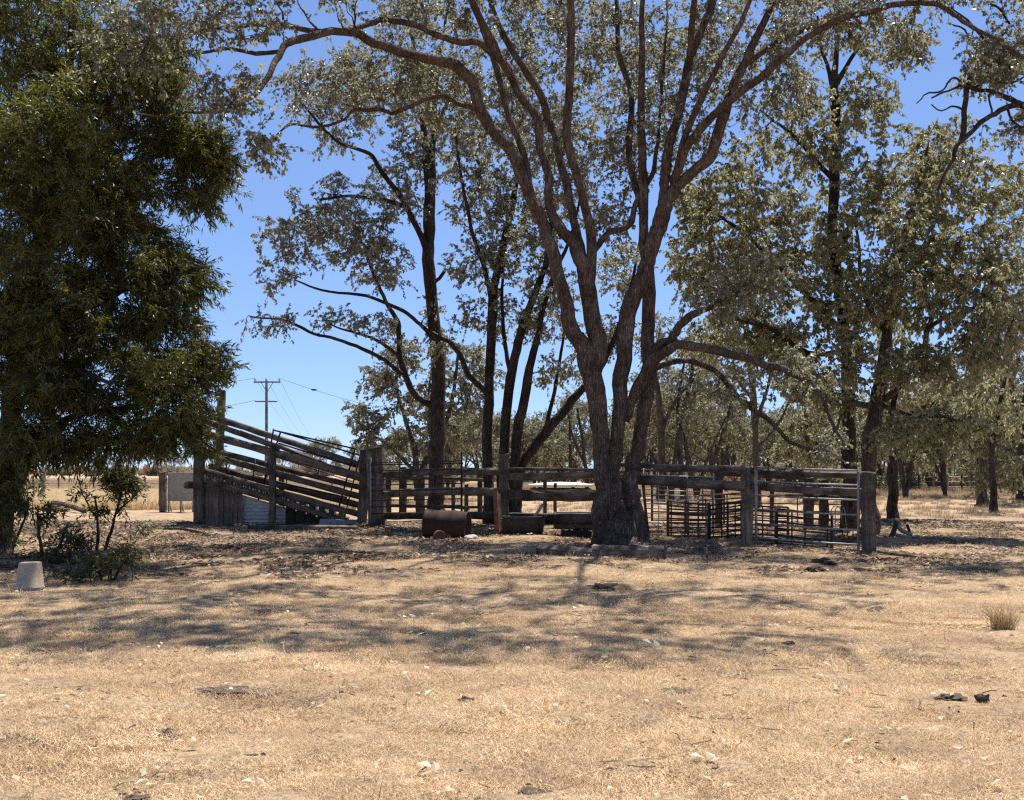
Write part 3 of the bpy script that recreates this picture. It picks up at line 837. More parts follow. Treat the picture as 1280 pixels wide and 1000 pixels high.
# ---- tree off the right edge that reaches in with dark bare limbs
b = G(1560, 690)
Yt = b[1]
lt = [
    L(Yt, Yt, [(1560, 705, 44), (1556, 640, 34), (1550, 500, 32), (1530, 380, 30), (1490, 290, 24), (1440, 220, 20), (1390, 170, 16), (1340, 142, 12), (1290, 130, 8)], 5, 81),
    L(Yt, Yt - .2, [(1290, 130, 8), (1258, 134, 7), (1226, 154, 6), (1200, 180, 6), (1192, 200, 5), (1184, 212, 4), (1172, 240, 3)], 5, 82),
    L(Yt, Yt, [(1295, 142, 7), (1275, 130, 7), (1251, 118, 6), (1228, 112, 5), (1208, 108, 5), (1190, 112, 3), (1165, 122, 2)], 5, 83),
    L(Yt, Yt + .2, [(1201, 178, 7), (1206, 140, 7), (1207, 112, 7), (1216, 90, 6), (1232, 70, 5), (1246, 52, 4), (1262, 30, 3)], 5, 84),
    L(Yt, Yt, [(1550, 460, 20), (1600, 330, 16), (1620, 200, 12), (1600, 60, 8), (1570, -60, 4)], 5, 85),
    L(Yt, Yt, [(1440, 220, 12), (1420, 140, 10), (1390, 60, 8), (1350, -20, 5), (1310, -90, 3)], 5, 86),
    L(Yt, Yt, [(1340, 142, 8), (1300, 100, 6), (1262, 85, 5), (1240, 60, 4), (1215, 30, 3), (1190, 8, 2)], 5, 87),
]
lt += [L(Yt, Yt - .3, p, 4, 870 + i) for i, p in enumerate((
    [(1208, 108, 4), (1192, 98, 3), (1178, 112, 2.5), (1158, 118, 2), (1146, 128, 1.5)], [(1216, 112, 4), (1238, 100, 3), (1262, 104, 3), (1285, 92, 2)],
    [(1232, 70, 4), (1214, 56, 3), (1206, 38, 2.5), (1190, 30, 2)], [(1226, 154, 4), (1240, 140, 3), (1236, 120, 2.5), (1252, 100, 2)],
    [(1245, 55, 4), (1262, 62, 3), (1275, 80, 3), (1290, 84, 2)], [(1206, 138, 3), (1190, 132, 2.5), (1176, 138, 2), (1166, 130, 1.5)], [(1258, 134, 4), (1266, 152, 3), (1280, 160, 2)], [(1262, 30, 3), (1250, 12, 3), (1232, 2, 2)]))]
bl = [(1235, 95, 34, 30, Yt, .7, 16), (1270, 60, 40, 50, Yt, .9, 28), (1300, 150, 40, 30, Yt, .8, 18), (1330, -40, 100, 60, Yt, 2, 50), (1400, 80, 100, 80, Yt, 2, 60), (1580, 60, 130, 120, Yt, 2.6, 120), (1600, 260, 110, 90, Yt, 2, 60), (1250, 175, 30, 14, Yt, .5, 6)]
make_tree("gum_tree", b, lt, blob_pts(bl, rb), M['bark_dark'], M['leaf_gum'],
          "crooked blackish limbs of a tree outside the picture reaching in at the upper right corner", 'tree', group='gum trees standing round the yards', seed=16, twigs=5, leaves=9, leafL=.085, leafW=.06, sides=9, minr=.004)

# ---- dense dark narrow-leaved tree on the left
b = G(2, 694)
Yt = b[1]
lt = [
    L(Yt, Yt, [(0, 702, 34), (2, 660, 26), (8, 600, 24), (14, 540, 23), (20, 470, 22), (34, 380, 20), (50, 300, 18), (66, 220, 16), (80, 120, 12), (92, 20, 9), (100, -100, 5), (104, -180, 3)], 5, 91),
    L(Yt, Yt - 1.5, [(-2, 690, 24), (-16, 600, 20), (-30, 480, 18), (-40, 350, 16), (-40, 200, 12), (-20, 60, 8), (0, -60, 4)], 5, 92),
    L(Yt, Yt - 1.6, [(6, 640, 14), (20, 610, 12), (36, 575, 11), (60, 545, 10), (85, 522, 9), (130, 514, 7), (180, 508, 6), (230, 500, 4), (265, 490, 3)], 5, 93),
    L(Yt, Yt - 1, [(24, 450, 12), (70, 410, 10), (120, 380, 8), (180, 350, 6), (230, 330, 4)], 5, 94),
    L(Yt, Yt + 1, [(44, 330, 12), (90, 270, 10), (150, 220, 8), (210, 190, 6), (260, 180, 4), (290, 190, 3)], 5, 95),
    L(Yt, Yt - 1.5, [(60, 250, 10), (100, 180, 8), (140, 120, 6), (180, 60, 4), (200, 10, 3)], 5, 96),
    L(Yt, Yt + 1.4, [(16, 520, 10), (60, 470, 9), (110, 450, 8), (170, 440, 6), (230, 440, 4), (265, 450, 3)], 5, 97),
    L(Yt, Yt - 2.4, [(20, 480, 10), (40, 440, 9), (90, 460, 7), (140, 480, 5)], 5, 98),
]
bl = [(30, 380, 90, 200, Yt - 2.2, .9, 150), (70, 200, 80, 100, Yt - 2.2, .8, 90), (60, 60, 110, 90, Yt, 1.8, 170), (150, 130, 80, 80, Yt, 1.8, 130), (40, 190, 90, 80, Yt - .5, 2, 130), (205, 90, 48, 60, Yt, 1.4, 60), (235, 190, 55, 46, Yt + .6, 1.3, 80), (272, 200, 30, 40, Yt + .6, .9, 34), (262, 250, 24, 26, Yt + .6, .7, 18),
      (150, 250, 75, 60, Yt, 1.7, 100), (60, 300, 90, 80, Yt - .6, 2, 130), (180, 330, 60, 50, Yt - .5, 1.5, 80), (235, 350, 26, 34, Yt - .4, .8, 26), (110, 400, 90, 60, Yt - .8, 1.8, 120), (210, 400, 40, 36, Yt - .6, 1.2, 44),
      (20, 420, 70, 80, Yt - 1, 1.8, 90), (200, 470, 60, 40, Yt - 1.2, 1.3, 70), (255, 455, 30, 28, Yt - .6, .9, 30), (90, 490, 90, 42, Yt - 1, 1.6, 80), (225, 520, 44, 34, Yt - 1.6, .9, 44), (160, 545, 60, 24, Yt - 1.3, 1.1, 36),
      (60, 550, 60, 24, Yt - .6, 1.2, 34), (0, 560, 30, 40, Yt - 1, 1, 26), (-60, 200, 70, 250, Yt, 2, 100), (20, -60, 140, 80, Yt, 2, 130), (252, 560, 14, 14, Yt - 1.8, .4, 6), (5, 610, 30, 50, Yt - 1.6, .8, 30), (100, 560, 90, 16, Yt - 1.4, 1, 26)]
make_tree("wattle_tree", b, lt, blob_pts(bl, rb), M['bark_dark'], M['leaf_dark'],
          "dense dark tree with narrow drooping leaves filling the left side", 'tree', seed=17, twigs=6, leaves=20, leafL=.135, leafW=.024, twigL=.36, droop=.35, spread=.9, sides=9, flare=.1, minr=.0045, upbias=.1)

# ---- pale fluffy gum behind the black trunk
b = G(520, 626)
Yt = b[1]
lt = [L(Yt, Yt, [(522, 630, 10), (521, 600, 8), (518, 560, 7), (505, 520, 5), (495, 480, 4), (500, 440, 3)], 4, 101),
      L(Yt, Yt, [(521, 600, 7), (540, 560, 6), (560, 520, 5), (570, 470, 4), (575, 430, 3)], 4, 102),
      L(Yt, Yt, [(520, 590, 5), (490, 560, 4), (460, 540, 3), (440, 520, 2)], 4, 103),
      L(Yt, Yt, [(540, 560, 4), (535, 510, 3), (540, 450, 2)], 4, 104)]
bl = [(500, 445, 34, 22, Yt, 1.4, 28), (475, 475, 32, 22, Yt, 1.4, 26), (455, 520, 34, 18, Yt, 1.2, 24), (520, 500, 50, 40, Yt, 1.6, 50), (575, 450, 40, 36, Yt, 1.5, 40), (580, 520, 40, 40, Yt, 1.5, 40), (480, 550, 40, 20, Yt, 1.4, 22), (540, 560, 60, 26, Yt, 1.6, 34), (600, 470, 30, 40, Yt, 1.5, 26)]
make_tree("gum_tree", b, lt, blob_pts(bl, rb), M['bark_far'], M['leaf_gum_far'],
          "pale loose-crowned gum seen behind the straight black trunk, left part against the sky", 'tree', group='gum trees beyond the yards', seed=18, twigs=6, leaves=9, leafL=.16, leafW=.11, twigL=.55, sides=6, minr=.014)

# ---- slender trees traced beyond the yard
def slender(px, pybase, pts, blobs, label, seed, leaf='leaf_gum_far', bark='bark_far', **kw):
    b = G(px, pybase)
    Y = b[1]
    lt = [L(Y, Y + d, p, 4, seed * 7 + i) for i, (d, p) in enumerate(pts)]
    return make_tree("gum_tree", b, lt, blob_pts([(x, y, rx, ry, Y + dd, 1.5, n) for (x, y, rx, ry, dd, n) in blobs], rb), M[bark], M[leaf], label, 'tree',
                     group='gum trees beyond the yards', seed=seed, twigs=5, leaves=9, leafL=.14, leafW=.09, twigL=.5, sides=6, minr=.011, **kw)


slender(946, 635, [(0, [(947, 640, 13), (947, 600, 10), (945, 550, 8), (942, 504, 8), (937, 456, 6), (935, 420, 4), (930, 370, 3)]),
                   (.5, [(944, 530, 5), (958, 490, 4), (968, 450, 3)]), (-.5, [(941, 500, 5), (925, 480, 4), (915, 450, 3)]),
                   (.5, [(946, 560, 4), (975, 525, 3), (990, 490, 2)])],
        [(935, 400, 50, 40, 0, 40), (975, 430, 40, 30, 0, 26), (905, 440, 30, 30, 0, 20), (990, 480, 30, 24, 0, 14), (950, 340, 40, 40, 0, 30)],
        "slender gum seen through the fence near the middle post of the right-hand rails", 21)
slender(828, 626, [(0, [(826, 632, 12), (826, 600, 10), (827, 550, 9), (824, 500, 8), (820, 460, 5), (825, 410, 3)]),
                   (.5, [(838, 632, 8), (842, 590, 7), (850, 530, 6), (862, 480, 5), (870, 430, 3)]), (-.5, [(827, 540, 5), (845, 500, 4), (870, 470, 3), (885, 440, 2)]),
                   (.5, [(853, 632, 8), (852, 590, 6), (850, 550, 6), (848, 500, 4), (856, 450, 3)])],
        [(840, 420, 46, 36, 0, 44), (870, 450, 34, 34, 0, 30), (815, 450, 24, 30, 0, 18), (860, 500, 30, 24, 0, 14), (890, 480, 28, 30, 0, 16)],
        "three-stemmed slim gum just right of the big tree's butt, far behind the rails", 22)
slender(893, 622, [(0, [(893, 626, 10), (892, 590, 8), (885, 550, 7), (878, 510, 5), (872, 470, 3)]), (.5, [(892, 580, 5), (905, 540, 5), (915, 500, 4), (918, 460, 3)]), (0, [(890, 560, 4), (862, 540, 3), (850, 520, 2)])],
        [(880, 480, 36, 30, 0, 30), (915, 480, 34, 36, 0, 30), (855, 530, 26, 20, 0, 12), (900, 530, 30, 20, 0, 12)],
        "slim forked gum between the three-stemmed one and the slender middle one", 23)
slender(735, 618, [(0, [(734, 620, 6), (733, 590, 5), (728, 550, 4), (722, 510, 3)]), (.5, [(733, 585, 4), (716, 545, 3), (708, 510, 2)]), (0, [(716, 620, 5), (714, 580, 4), (712, 540, 3), (716, 500, 2)])],
        [(712, 520, 26, 26, 0, 20), (728, 500, 24, 30, 0, 16), (700, 560, 20, 16, 0, 8)],
        "thin gum against the sky between the leaning stems and the big tree", 24)
slender(1012, 628, [(0, [(1012, 630, 8), (1012, 590, 6), (1010, 550, 5), (1006, 510, 3)]), (.5, [(1020, 630, 7), (1019, 590, 6), (1022, 550, 4), (1030, 510, 3)])],
        [(1005, 530, 36, 30, 0, 36), (1035, 520, 30, 36, 0, 30), (985, 560, 26, 20, 0, 18), (1020, 570, 30, 16, 0, 14)],
        "low bushy gum in the gap left of the straight trunk behind the pale gate", 25, 'leaf_gum_green')


# ---- woodland behind: three kinds, copied
def proto_tree(name, seed, H, spreadm, nblob, mat, label, bark='bark_far', stems=2, leafL=.2):
    r = np.random.default_rng(seed)
    lt = []
    tips = []
    for s in range(stems):
        a = r.uniform(0, 6.28)
        lean = r.uniform(.1, .32) * (1 if stems > 1 else .4)
        pts = []
        for k in range(7):
            t = k / 6
            pts.append([math.cos(a) * lean * H * t ** 1.3 + r.normal(0, .05 * t * 2), math.sin(a) * lean * H * t ** 1.3 + r.normal(0, .1 * t), H * .8 * t, max(.02, (.07 + .008 * H) * (1 - .8 * t))])
        Q = catmull(pts, 3)
        lt.append((Q[:, :3], Q[:, 3]))
        for q in range(3):
            k = int(len(Q) * (.4 + .17 * q))
            p0 = Q[k, :3]
            aa = r.uniform(0, 6.28)
            end = p0 + np.array([math.cos(aa) * spreadm * .7, math.sin(aa) * spreadm * .7, H * .22])
            mid = (p0 + end) / 2 + np.array([0, 0, -.1]) + r.normal(0, .15, 3)
            Q2 = catmull([list(p0) + [Q[k, 3] * .6], list(mid) + [Q[k, 3] * .4], list(end) + [.02]], 4)
            lt.append((Q2[:, :3], Q2[:, 3]))
            tips.append(end)
        tips.append(Q[-1, :3])
    C = []
    for q in range(nblob):
        c = tips[q % len(tips)] + r.normal(0, .35, 3)
        d = r.standard_normal((14, 3))
        d /= np.linalg.norm(d, axis=1, keepdims=True)
        C.append(c + d * r.uniform(0, 1, (14, 1)) ** .4 * np.array([1.1, 1.1, .75]) * spreadm * .42)
    C = np.vstack(C)
    C[:, 2] = np.maximum(C[:, 2], .8)
    return make_tree(name, (0, 0, 0), lt, C, M[bark], M[mat], label, 'tree', 'far woodland gums', seed=seed, twigs=5, leaves=8, leafL=leafL, leafW=leafL * .62, twigL=.7, sides=6, minr=.014)


far_label = ["upright olive gum in the thin woodland beyond the yards", "spreading grey-green gum in the thin woodland beyond the yards", "low bushy yellowish gum in the thin woodland beyond the yards"]
protos = [proto_tree("woodland_tree", 201, 9.0, 2.6, 10, 'leaf_gum_far', far_label[0], stems=4),
          proto_tree("woodland_tree", 202, 7.8, 3.4, 12, 'leaf_gum_far', far_label[1], stems=5),
          proto_tree("woodland_tree", 203, 5.2, 2.2, 8, 'leaf_gum_far', far_label[2], stems=5)]
spots = []
rw = np.random.default_rng(77)
# (px, depth, kind, scale)
for px, Yd, k, s in [(705, 96, 2, .9), (668, 84, 2, .8), (640, 100, 1, .8), (765, 110, 0, .8), (815, 88, 1, .8), (860, 78, 0, .8), (912, 92, 1, .9), (960, 80, 2, 1.1), (985, 72, 1, .75),
                     (1030, 86, 0, .9), (1060, 70, 2, 1.2), (1100, 95, 1, .9), (1135, 78, 2, 1.1), (1150, 110, 0, 1.), (1178, 74, 1, .75), (1205, 92, 2, 1.3), (1240, 80, 1, .9), (1275, 70, 0, .85), (1310, 90, 1, 1.),
                     (875, 120, 2, 1.4), (930, 130, 2, 1.5), (1000, 125, 1, 1.1), (1070, 130, 2, 1.5), (1120, 140, 1, 1.2), (1185, 130, 2, 1.5), (1250, 140, 1, 1.2), (1300, 120, 2, 1.5), (800, 135, 2, 1.4), (750, 150, 2, 1.2),
                     (580, 120, 2, 1.0), (548, 160, 1, .8), (610, 150, 2, 1.3),
                     (900, 66, 0, .72), (1165, 100, 0, .9), (1225, 62, 0, .8), (1340, 62, 1, .9), (1400, 80, 1, 1.),
                     (842, 160, 2, 1.7), (965, 165, 2, 1.7), (1040, 160, 2, 1.7), (1150, 165, 2, 1.8), (1215, 165, 2, 1.8), (1285, 165, 2, 1.8), (905, 160, 2, 1.7), (1095, 170, 2, 1.8), (690, 160, 2, 1.2)]:
    spots.append((px, Yd, k, s))
for px, Yd, k, s in [(560, 74, 2, .9), (600, 82, 1, .8), (645, 70, 2, .9), (675, 78, 1, .75), (470, 110, 2, .8), (870, 58, 1, .8), (830, 66, 1, .85), (700, 120, 2, 1.1), (1130, 60, 2, 1.1), (1180, 64, 0, .8)]:
    spots.append((px, Yd, k, s))
for px in range(480, 1420, 27):
    d_ = rw.uniform(95, 190)
    if px < 800 and rw.uniform() < .55: continue
    spots.append((px + rw.uniform(-8, 8), d_, int(rw.choice([0, 0, 1, 1, 2])), rw.uniform(.85, 1.35) * (.75 if px < 800 else 1.0)))
# distant scatter along the left horizon
for px in (60, 95, 128, 150, 172, 196, 222, 262, 300, 372, 392, 350, 420, 28, -20, 445, 472):
    spots.append((px + rw.uniform(-6, 6), rw.uniform(230, 420), int(rw.integers(0, 3)), rw.uniform(.7, 1.2)))
used = [False] * 3
for px, Yd, k, s in spots:
    o = protos[k] if not used[k] else copy_tree(protos[k])
    used[k] = True
    x = (px - 640) / FPX * Yd
    o.location = (x, Yd, float(gz(x, Yd)) - .03)
    o.rotation_euler = (0, 0, rw.uniform(0, 6.28))
    o.scale = (s * rw.uniform(.9, 1.1), s * rw.uniform(.9, 1.1), s)
    lm = [(600, "behind the straight black trunk and iron gate"), (745, "between the leaning dark stems and the big tree"), (930, "between the big trunk and the middle fence post"),
          (1080, "behind the pale steel gate"), (1180, "right of the end post"), (1290, "in the right part of the woods near the twin trunks"), (9999, "outside the right edge")]
    o['label'] = (("upright olive", "spreading grey-green", "low yellowish")[k] + " gum " + ("far back, " if Yd > 120 else "") + [t_ for m_, t_ in lm if px < m_][0])
    if Yd > 200:
        o['label'] = "tiny tree on the skyline beyond the dry left paddock"
        o['group'] = "skyline trees"


# ------------------------------------------------------------------ timber and metal pieces
def timber(p0, p1, w, h, parent, name, mat, seed=0, rough=.11, sides=10, K=13, square=.5, bow=.014, taper=1.0, label=None):
    """a weathered rail or post from p0 to p1 (world), local X along a rail, local Z along a post"""
    p0, p1 = np.asarray(p0, float), np.asarray(p1, float)
    r = np.random.default_rng(seed + int(abs(p0[0] * 131 + p0[2] * 57 + p1[0] * 7)) % 9973)
    d = p1 - p0
    Lg = np.linalg.norm(d)
    dv = Vector(d / Lg)
    upright = abs(dv.z) > .75
    if upright:
        zc = dv
        xc = (Vector((1, 0, 0)) - zc * zc.x).normalized()
        yc = zc.cross(xc)
    else:
        xc = dv
        zc = (Vector((0, 0, 1)) - xc * xc.z).normalized()
        yc = zc.cross(xc)
    q = Matrix((xc, yc, zc)).transposed().to_quaternion()
    an = np.arange(sides) * 2 * np.pi / sides + .3
    ca, sa = np.cos(an), np.sin(an)
    e = 1 - square * .6
    cx = np.sign(ca) * np.abs(ca) ** e
    sx = np.sign(sa) * np.abs(sa) ** e
    prof = 1 + r.normal(0, rough * .6, sides)
    V = []
    b1, b2 = r.normal(0, bow), r.normal(0, bow)
    for k in range(K):
        t = k / (K - 1)
        f = (prof + r.normal(0, rough * .45, sides)) * (1 + (taper - 1) * t) * (1 + r.normal(0, rough * .35))
        a, b_ = cx * f * w / 2 + b1 * math.sin(math.pi * t) * Lg * .5, sx * f * h / 2 + b2 * math.sin(math.pi * t) * Lg * .5
        l = t * Lg + (r.normal(0, .012, sides) if k in (0, K - 1) else 0)
        V.append(np.column_stack([a, b_, np.full(sides, 0) + l]) if upright else np.column_stack([np.full(sides, 0) + l, a, b_]))
    cs = [v.mean(0) for v in (V[0], V[-1])]
    V = np.vstack(V + [cs[0][None], cs[1][None]])
    idx = np.arange(K * sides).reshape(K, sides)
    a = idx[:-1]
    F = np.stack([a, np.roll(a, -1, 1), np.roll(idx[1:], -1, 1), idx[1:]], -1).reshape(-1, 4)
    n = K * sides
    f0 = np.stack([np.roll(idx[0], -1), idx[0], np.full(sides, n)], -1)
    f1 = np.stack([idx[-1], np.roll(idx[-1], -1), np.full(sides, n + 1)], -1)
    me = mesh_np(name, V, [F, f0, f1], False)
    o = link(name, me, mat, parent)
    o.rotation_mode = 'QUATERNION'
    o.rotation_quaternion = q
    base = np.array(parent.location) if parent else np.zeros(3)
    o.location = Vector([float(v) for v in (p0 - base)])
    if label: o['label'] = label
    return o


def bar(p0, p1, rad, parent, name, mat, sides=6, mids=(), smooth=True):
    P = np.array([p0] + list(mids) + [p1], float)
    base = np.array(parent.location) if parent else np.zeros(3)
    if len(P) == 2:
        P = np.array([P[0], (P[0] + P[1]) / 2, P[1]])
    V, F = limb_mesh(P - base, np.full(len(P), rad), sides, 0.0, 1)
    return link(name, mesh_np(name, V, F, smooth), mat, parent)


def boxpart(c, size, parent, name, mat, rotz=0.0, roty=0.0, bevel=.006, rotx=0.0):
    import bmesh
    bm = bmesh.new()
    bmesh.ops.create_cube(bm, size=1)
    bmesh.ops.scale(bm, vec=size, verts=bm.verts)
    if bevel:
        bmesh.ops.bevel(bm, geom=bm.edges[:], offset=min(bevel, min(size) * .3), segments=1, affect='EDGES')
    me = bpy.data.meshes.new(name)
    bm.to_mesh(me)
    bm.free()
    o = link(name, me, mat, parent)
    base = np.array(parent.location) if parent else np.zeros(3)
    o.location = Vector([float(v) for v in (np.asarray(c) - base)])
    o.rotation_euler = (rotx, roty, rotz)
    return o


def P_at(px, py, Y):
    return W(px, py, Y)


# ---- rail fence, running nearer to the right
fY = lambda px: float(np.interp(px, [460, 468, 630, 742, 932, 1086], [31.6, 31.4, 27.2, 25.7, 23.75, 21.15]))
fence = empty("rail_fence", G(630, 668), "weathered split-rail fence from the loading ramp past the big tree to the end post", "fence")


def post(px, ytop, ybot, wpx, Y=None, parent=fence, mat=None, name='post', **kw):
    Y = Y or fY(px)
    g = W(px, ybot, Y)
    g[2] = float(gz(g[0], g[1])) - .06
    top = W(px, ytop, Y)
    if 'dx' in kw:
        top = W(px + kw.pop('dx'), ytop, Y)
    return timber(g, top, wpx / FPX * Y, wpx / FPX * Y * kw.pop('thick', .9), parent, name, mat or M['wood_post'], **kw)


def rail(x0, y0, x1, y1, hpx, Ya=None, Yb=None, parent=fence, mat=None, name='rail', off=0.0, **kw):
    Ya = (Ya or fY(x0)) + off
    Yb = (Yb or fY(x1)) + off
    a, b = W(x0, y0, Ya), W(x1, y1, Yb)
    hh = hpx / FPX * (Ya + Yb) / 2
    return timber(a, b, kw.pop('depth', hh * .75), hh, parent, name, mat or M['wood'], **kw)


post(472, 560, 657, 23, seed=1, rough=.10, dx=-2)
post(630, 568, 669, 14, seed=2, taper=.9)
post(932, 584, 681, 15, seed=3)
post(1086, 591, 692, 18, seed=4, rough=.10)
# left bay
rail(474, 593, 630, 590, 9, seed=5, off=.12)
rail(474, 618, 630, 615, 10, seed=6, off=.12)
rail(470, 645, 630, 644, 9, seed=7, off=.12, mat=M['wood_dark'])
# bay behind the big tree (carries on to the middle post)
rail(632, 586, 760, 588, 4, seed=8, off=.14)
rail(632, 596, 800, 590, 9, seed=9, off=.12)
rail(632, 619, 800, 617, 14, seed=10, off=.12)
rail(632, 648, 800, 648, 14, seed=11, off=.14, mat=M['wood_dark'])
rail(772, 580, 932, 585, 7, seed=12, off=-.12)
rail(772, 598, 932, 608, 12, seed=13, off=-.13)
# right bay
rail(806, 588, 926, 590, 3, 25.2, 24.2, seed=18, mat=M['wood'])
rail(828, 596, 900, 598, 4, 26.8, 26.5, seed=19, mat=M['wood'])
rail(926, 588, 1090, 594, 8, seed=14, off=.12)
rail(926, 606, 1090, 616, 10, seed=15, off=.12)
post(452, 562, 657, 13, 31.9, seed=16, dx=4)     # squared post of the ramp end, kept with the fence
for px, y in ((630, 600), (630, 622), (1086, 616), (1086, 650), (1086, 668), (932, 607)):
    # tie wire wound round the post
    Yp = fY(px)
    c = W(px, y, Yp)
    rr = (7.6 if px == 630 else 10.6 if px == 1086 else 8.2) / FPX * Yp
    ring = [c + np.array([math.cos(a) * rr, math.sin(a) * rr * .95, .006 * math.sin(3 * a)]) for a in np.linspace(0, 2 * math.pi, 15)]
    bar(ring[0], ring[-1], .004, fence, 'tie_wire', M['rust_dark'], 4, ring[1:-1])

# ---- inner yard posts and rails, further in
inner = empty("rail_fence", G(1020, 662), "dark broken inner yard fence of stout old posts seen through the pale steel gate", "fence")
for px, yt, yb, w, Y in ((898, 592, 664, 9, 29.5), (965, 612, 660, 5, 30.5), (1011, 597, 664, 13, 29.0), (1030, 600, 664, 12, 29.2), (1058, 606, 662, 8, 30.0)):
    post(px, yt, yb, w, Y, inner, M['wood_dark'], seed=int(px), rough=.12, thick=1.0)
rail(894, 592, 1012, 598, 5, 29.6, 29.1, inner, M['wood_dark'], off=-.15)
rail(1012, 620, 1062, 622, 6, 29.0, 29.8, inner, M['wood_dark'], off=-.17)
rail(960, 620, 1014, 618, 4, 30.4, 29.2, inner, M['wood'], off=-.17)
back = empty("rail_fence", G(500, 650), "old low fence of uneven upright posts behind the dark iron gate", "fence")
for px, yt, yb, w, Y in ((486, 588, 648, 8, 36), (503, 584, 648, 9, 36.2), (526, 586, 648, 11, 36.5), (566, 596, 647, 5, 37), (583, 606, 647, 5, 37), (600, 598, 647, 6, 37.4), (681, 598, 645, 5, 38), (694, 604, 645, 4, 38)):
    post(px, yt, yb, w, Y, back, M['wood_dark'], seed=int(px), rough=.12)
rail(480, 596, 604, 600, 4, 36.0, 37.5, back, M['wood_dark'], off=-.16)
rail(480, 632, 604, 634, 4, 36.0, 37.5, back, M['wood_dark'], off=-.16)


# ---- tube gates and panels
def panel(name, label, cat, x0, x1, top0, top1, bot0, bot1, Y0, Y1, bars, ups, mat, r=.02, rf=None, upmat=None, group=None, foot=0):
    """bars: fractions from the top; ups: fractions along"""
    A0, A1, B0_, B1 = W(x0, top0, Y0), W(x0, bot0, Y0), W(x1, top1, Y1), W(x1, bot1, Y1)
    base = (A1 + B1) / 2
    o = empty(name, base, label, cat, group)
    rf = rf or r
    for f in ups:
        t = A0 + (B0_ - A0) * f
        bt = A1 + (B1 - A1) * f
        if f in (0, 1):
            bt = bt.copy()
            bt[2] -= foot
        bar(t, bt, rf if f in (0, 1) else r * .8, o, 'upright', upmat or mat)
    for f in bars:
        s, e = A0 + (A1 - A0) * f, B0_ + (B1 - B0_) * f
        dd = (e - s) / np.linalg.norm(e - s)
        nrm = np.array([dd[1], -dd[0], 0]) * .004
        m = (s + e) / 2 + np.array([0, 0, -.008])
        bar(s + nrm, e + nrm, r, o, 'bar', mat, 6, [m + nrm])
    return o


panel("steel_gate", "dark rusty iron gate of thin bars standing before the timber rails beside the loading ramp", "gate", 463, 577, 578, 576, 642, 640, 31.0, 28.2, (0, .045, .16, .34, .44, .55, .74, .87, 1), (0, .34, 1), M['black_metal'], .018, .026)
bar(W(577, 564, 28.18), W(577, 580, 28.18), .018, bpy.data.objects['steel_gate'], 'gate_pin', M['black_metal'])
bar(W(463.5, 572, 30.98), W(463.5, 657, 30.98), .03, bpy.data.objects['steel_gate'], 'hinge_post', M['galv'])
panel("steel_gate", "pale galvanised tube gate hung across the last bay beside the end post", "gate", 945, 1073, 584, 588, 672, 681, 23.2, 21.25, (0, .20, .40, .60, .80, 1), (0, 1), M['galv'], .019, .028, foot=.10)
panel("cattle_panel", "thin pale wire panel standing directly right of the big trunk", "panel", 806, 892, 585, 588, 669, 672, 26.4, 26.0, (0, .10, .32, .39, .46, .53, .60, .67, .74, .81, .88, .95), (0, .2, .33, .62, 1), M['galv_pale'], .013, .018, group='panels leaning about the yards')
panel("cattle_panel", "low rust-brown panel with a thick top bar just left of the middle post", "panel", 835, 886, 624, 628, 674, 673, 25.9, 25.4, (.05, .16, .24, .33, .37, .48, .58, .70, .82, .92), (0, .08, .42, .5, .75, 1), M['rust'], .022, .036, group='panels leaning about the yards', foot=.03)
panel("cattle_panel", "dark close-barred panel in front of the middle post bay, joined to the rust-brown one", "panel", 887, 927, 632, 626, 674, 672, 25.2, 25.0, (0, .12, .26, .4, .52, .66, .8, .93), (0, .38, .58, .8, 1), M['black_metal'], .02, .03, group='panels leaning about the yards', foot=.03)
panel("cattle_panel", "black low panel of crossing bars standing behind the pale steel gate", "panel", 971, 1040, 636, 643, 678, 684, 23.6, 22.9, (0, .18, .38, .58, .78, 1), (0, .28, .52, .92, 1), M['black_metal'], .022, .03, group='panels leaning about the yards', foot=.05)
panel("cattle_panel", "narrow rusty panel with pale bent hoops behind the right end of the steel gate", "panel", 1053, 1072, 610, 612, 668, 672, 26, 25.6, (0, .2, .4, .6, .8, 1), (0, .35, .7, 1), M['rust'], .014, .018, group='panels leaning about the yards')
panel("cattle_panel", "second rust-brown panel overlapping behind the one with the thick top bar", "panel", 858, 931, 620, 616, 668, 668, 27.2, 26.8, (0, .12, .25, .38, .5, .62, .75, .88, 1), (0, .2, .45, .7, 1), M['rust'], .02, .03, group='panels leaning about the yards', foot=.03)
panel("cattle_panel", "far dark panel across the inner yard seen between the two top rails", "panel", 815, 900, 598, 600, 650, 651, 33, 32.5, (0, .2, .4, .6, .8, 1), (0, .25, .5, .75, 1), M['rust_dark'], .024, .034, group='panels leaning about the yards', foot=.03)
panel("cattle_panel", "rust-brown short panel behind the left end of the pale steel gate", "panel", 938, 985, 632, 634, 674, 676, 25.2, 24.6, (0, .14, .28, .42, .56, .70, .85, 1), (0, .33, .66, 1), M['rust'], .02, .03, group='panels leaning about the yards', foot=.03)
panel("cattle_panel", "long rusty panel low across the back of the inner yard behind the steel gate", "panel", 905, 1060, 618, 622, 656, 658, 31.5, 30.5, (0, .25, .5, .75, 1), (0, .2, .4, .6, .8, 1), M['rust_dark'], .02, .03, group='panels leaning about the yards', foot=.03)
hoop = empty("wire_hoops", G(1046, 668), "two pale bent wire hoops standing between posts behind the steel gate", "hoop")
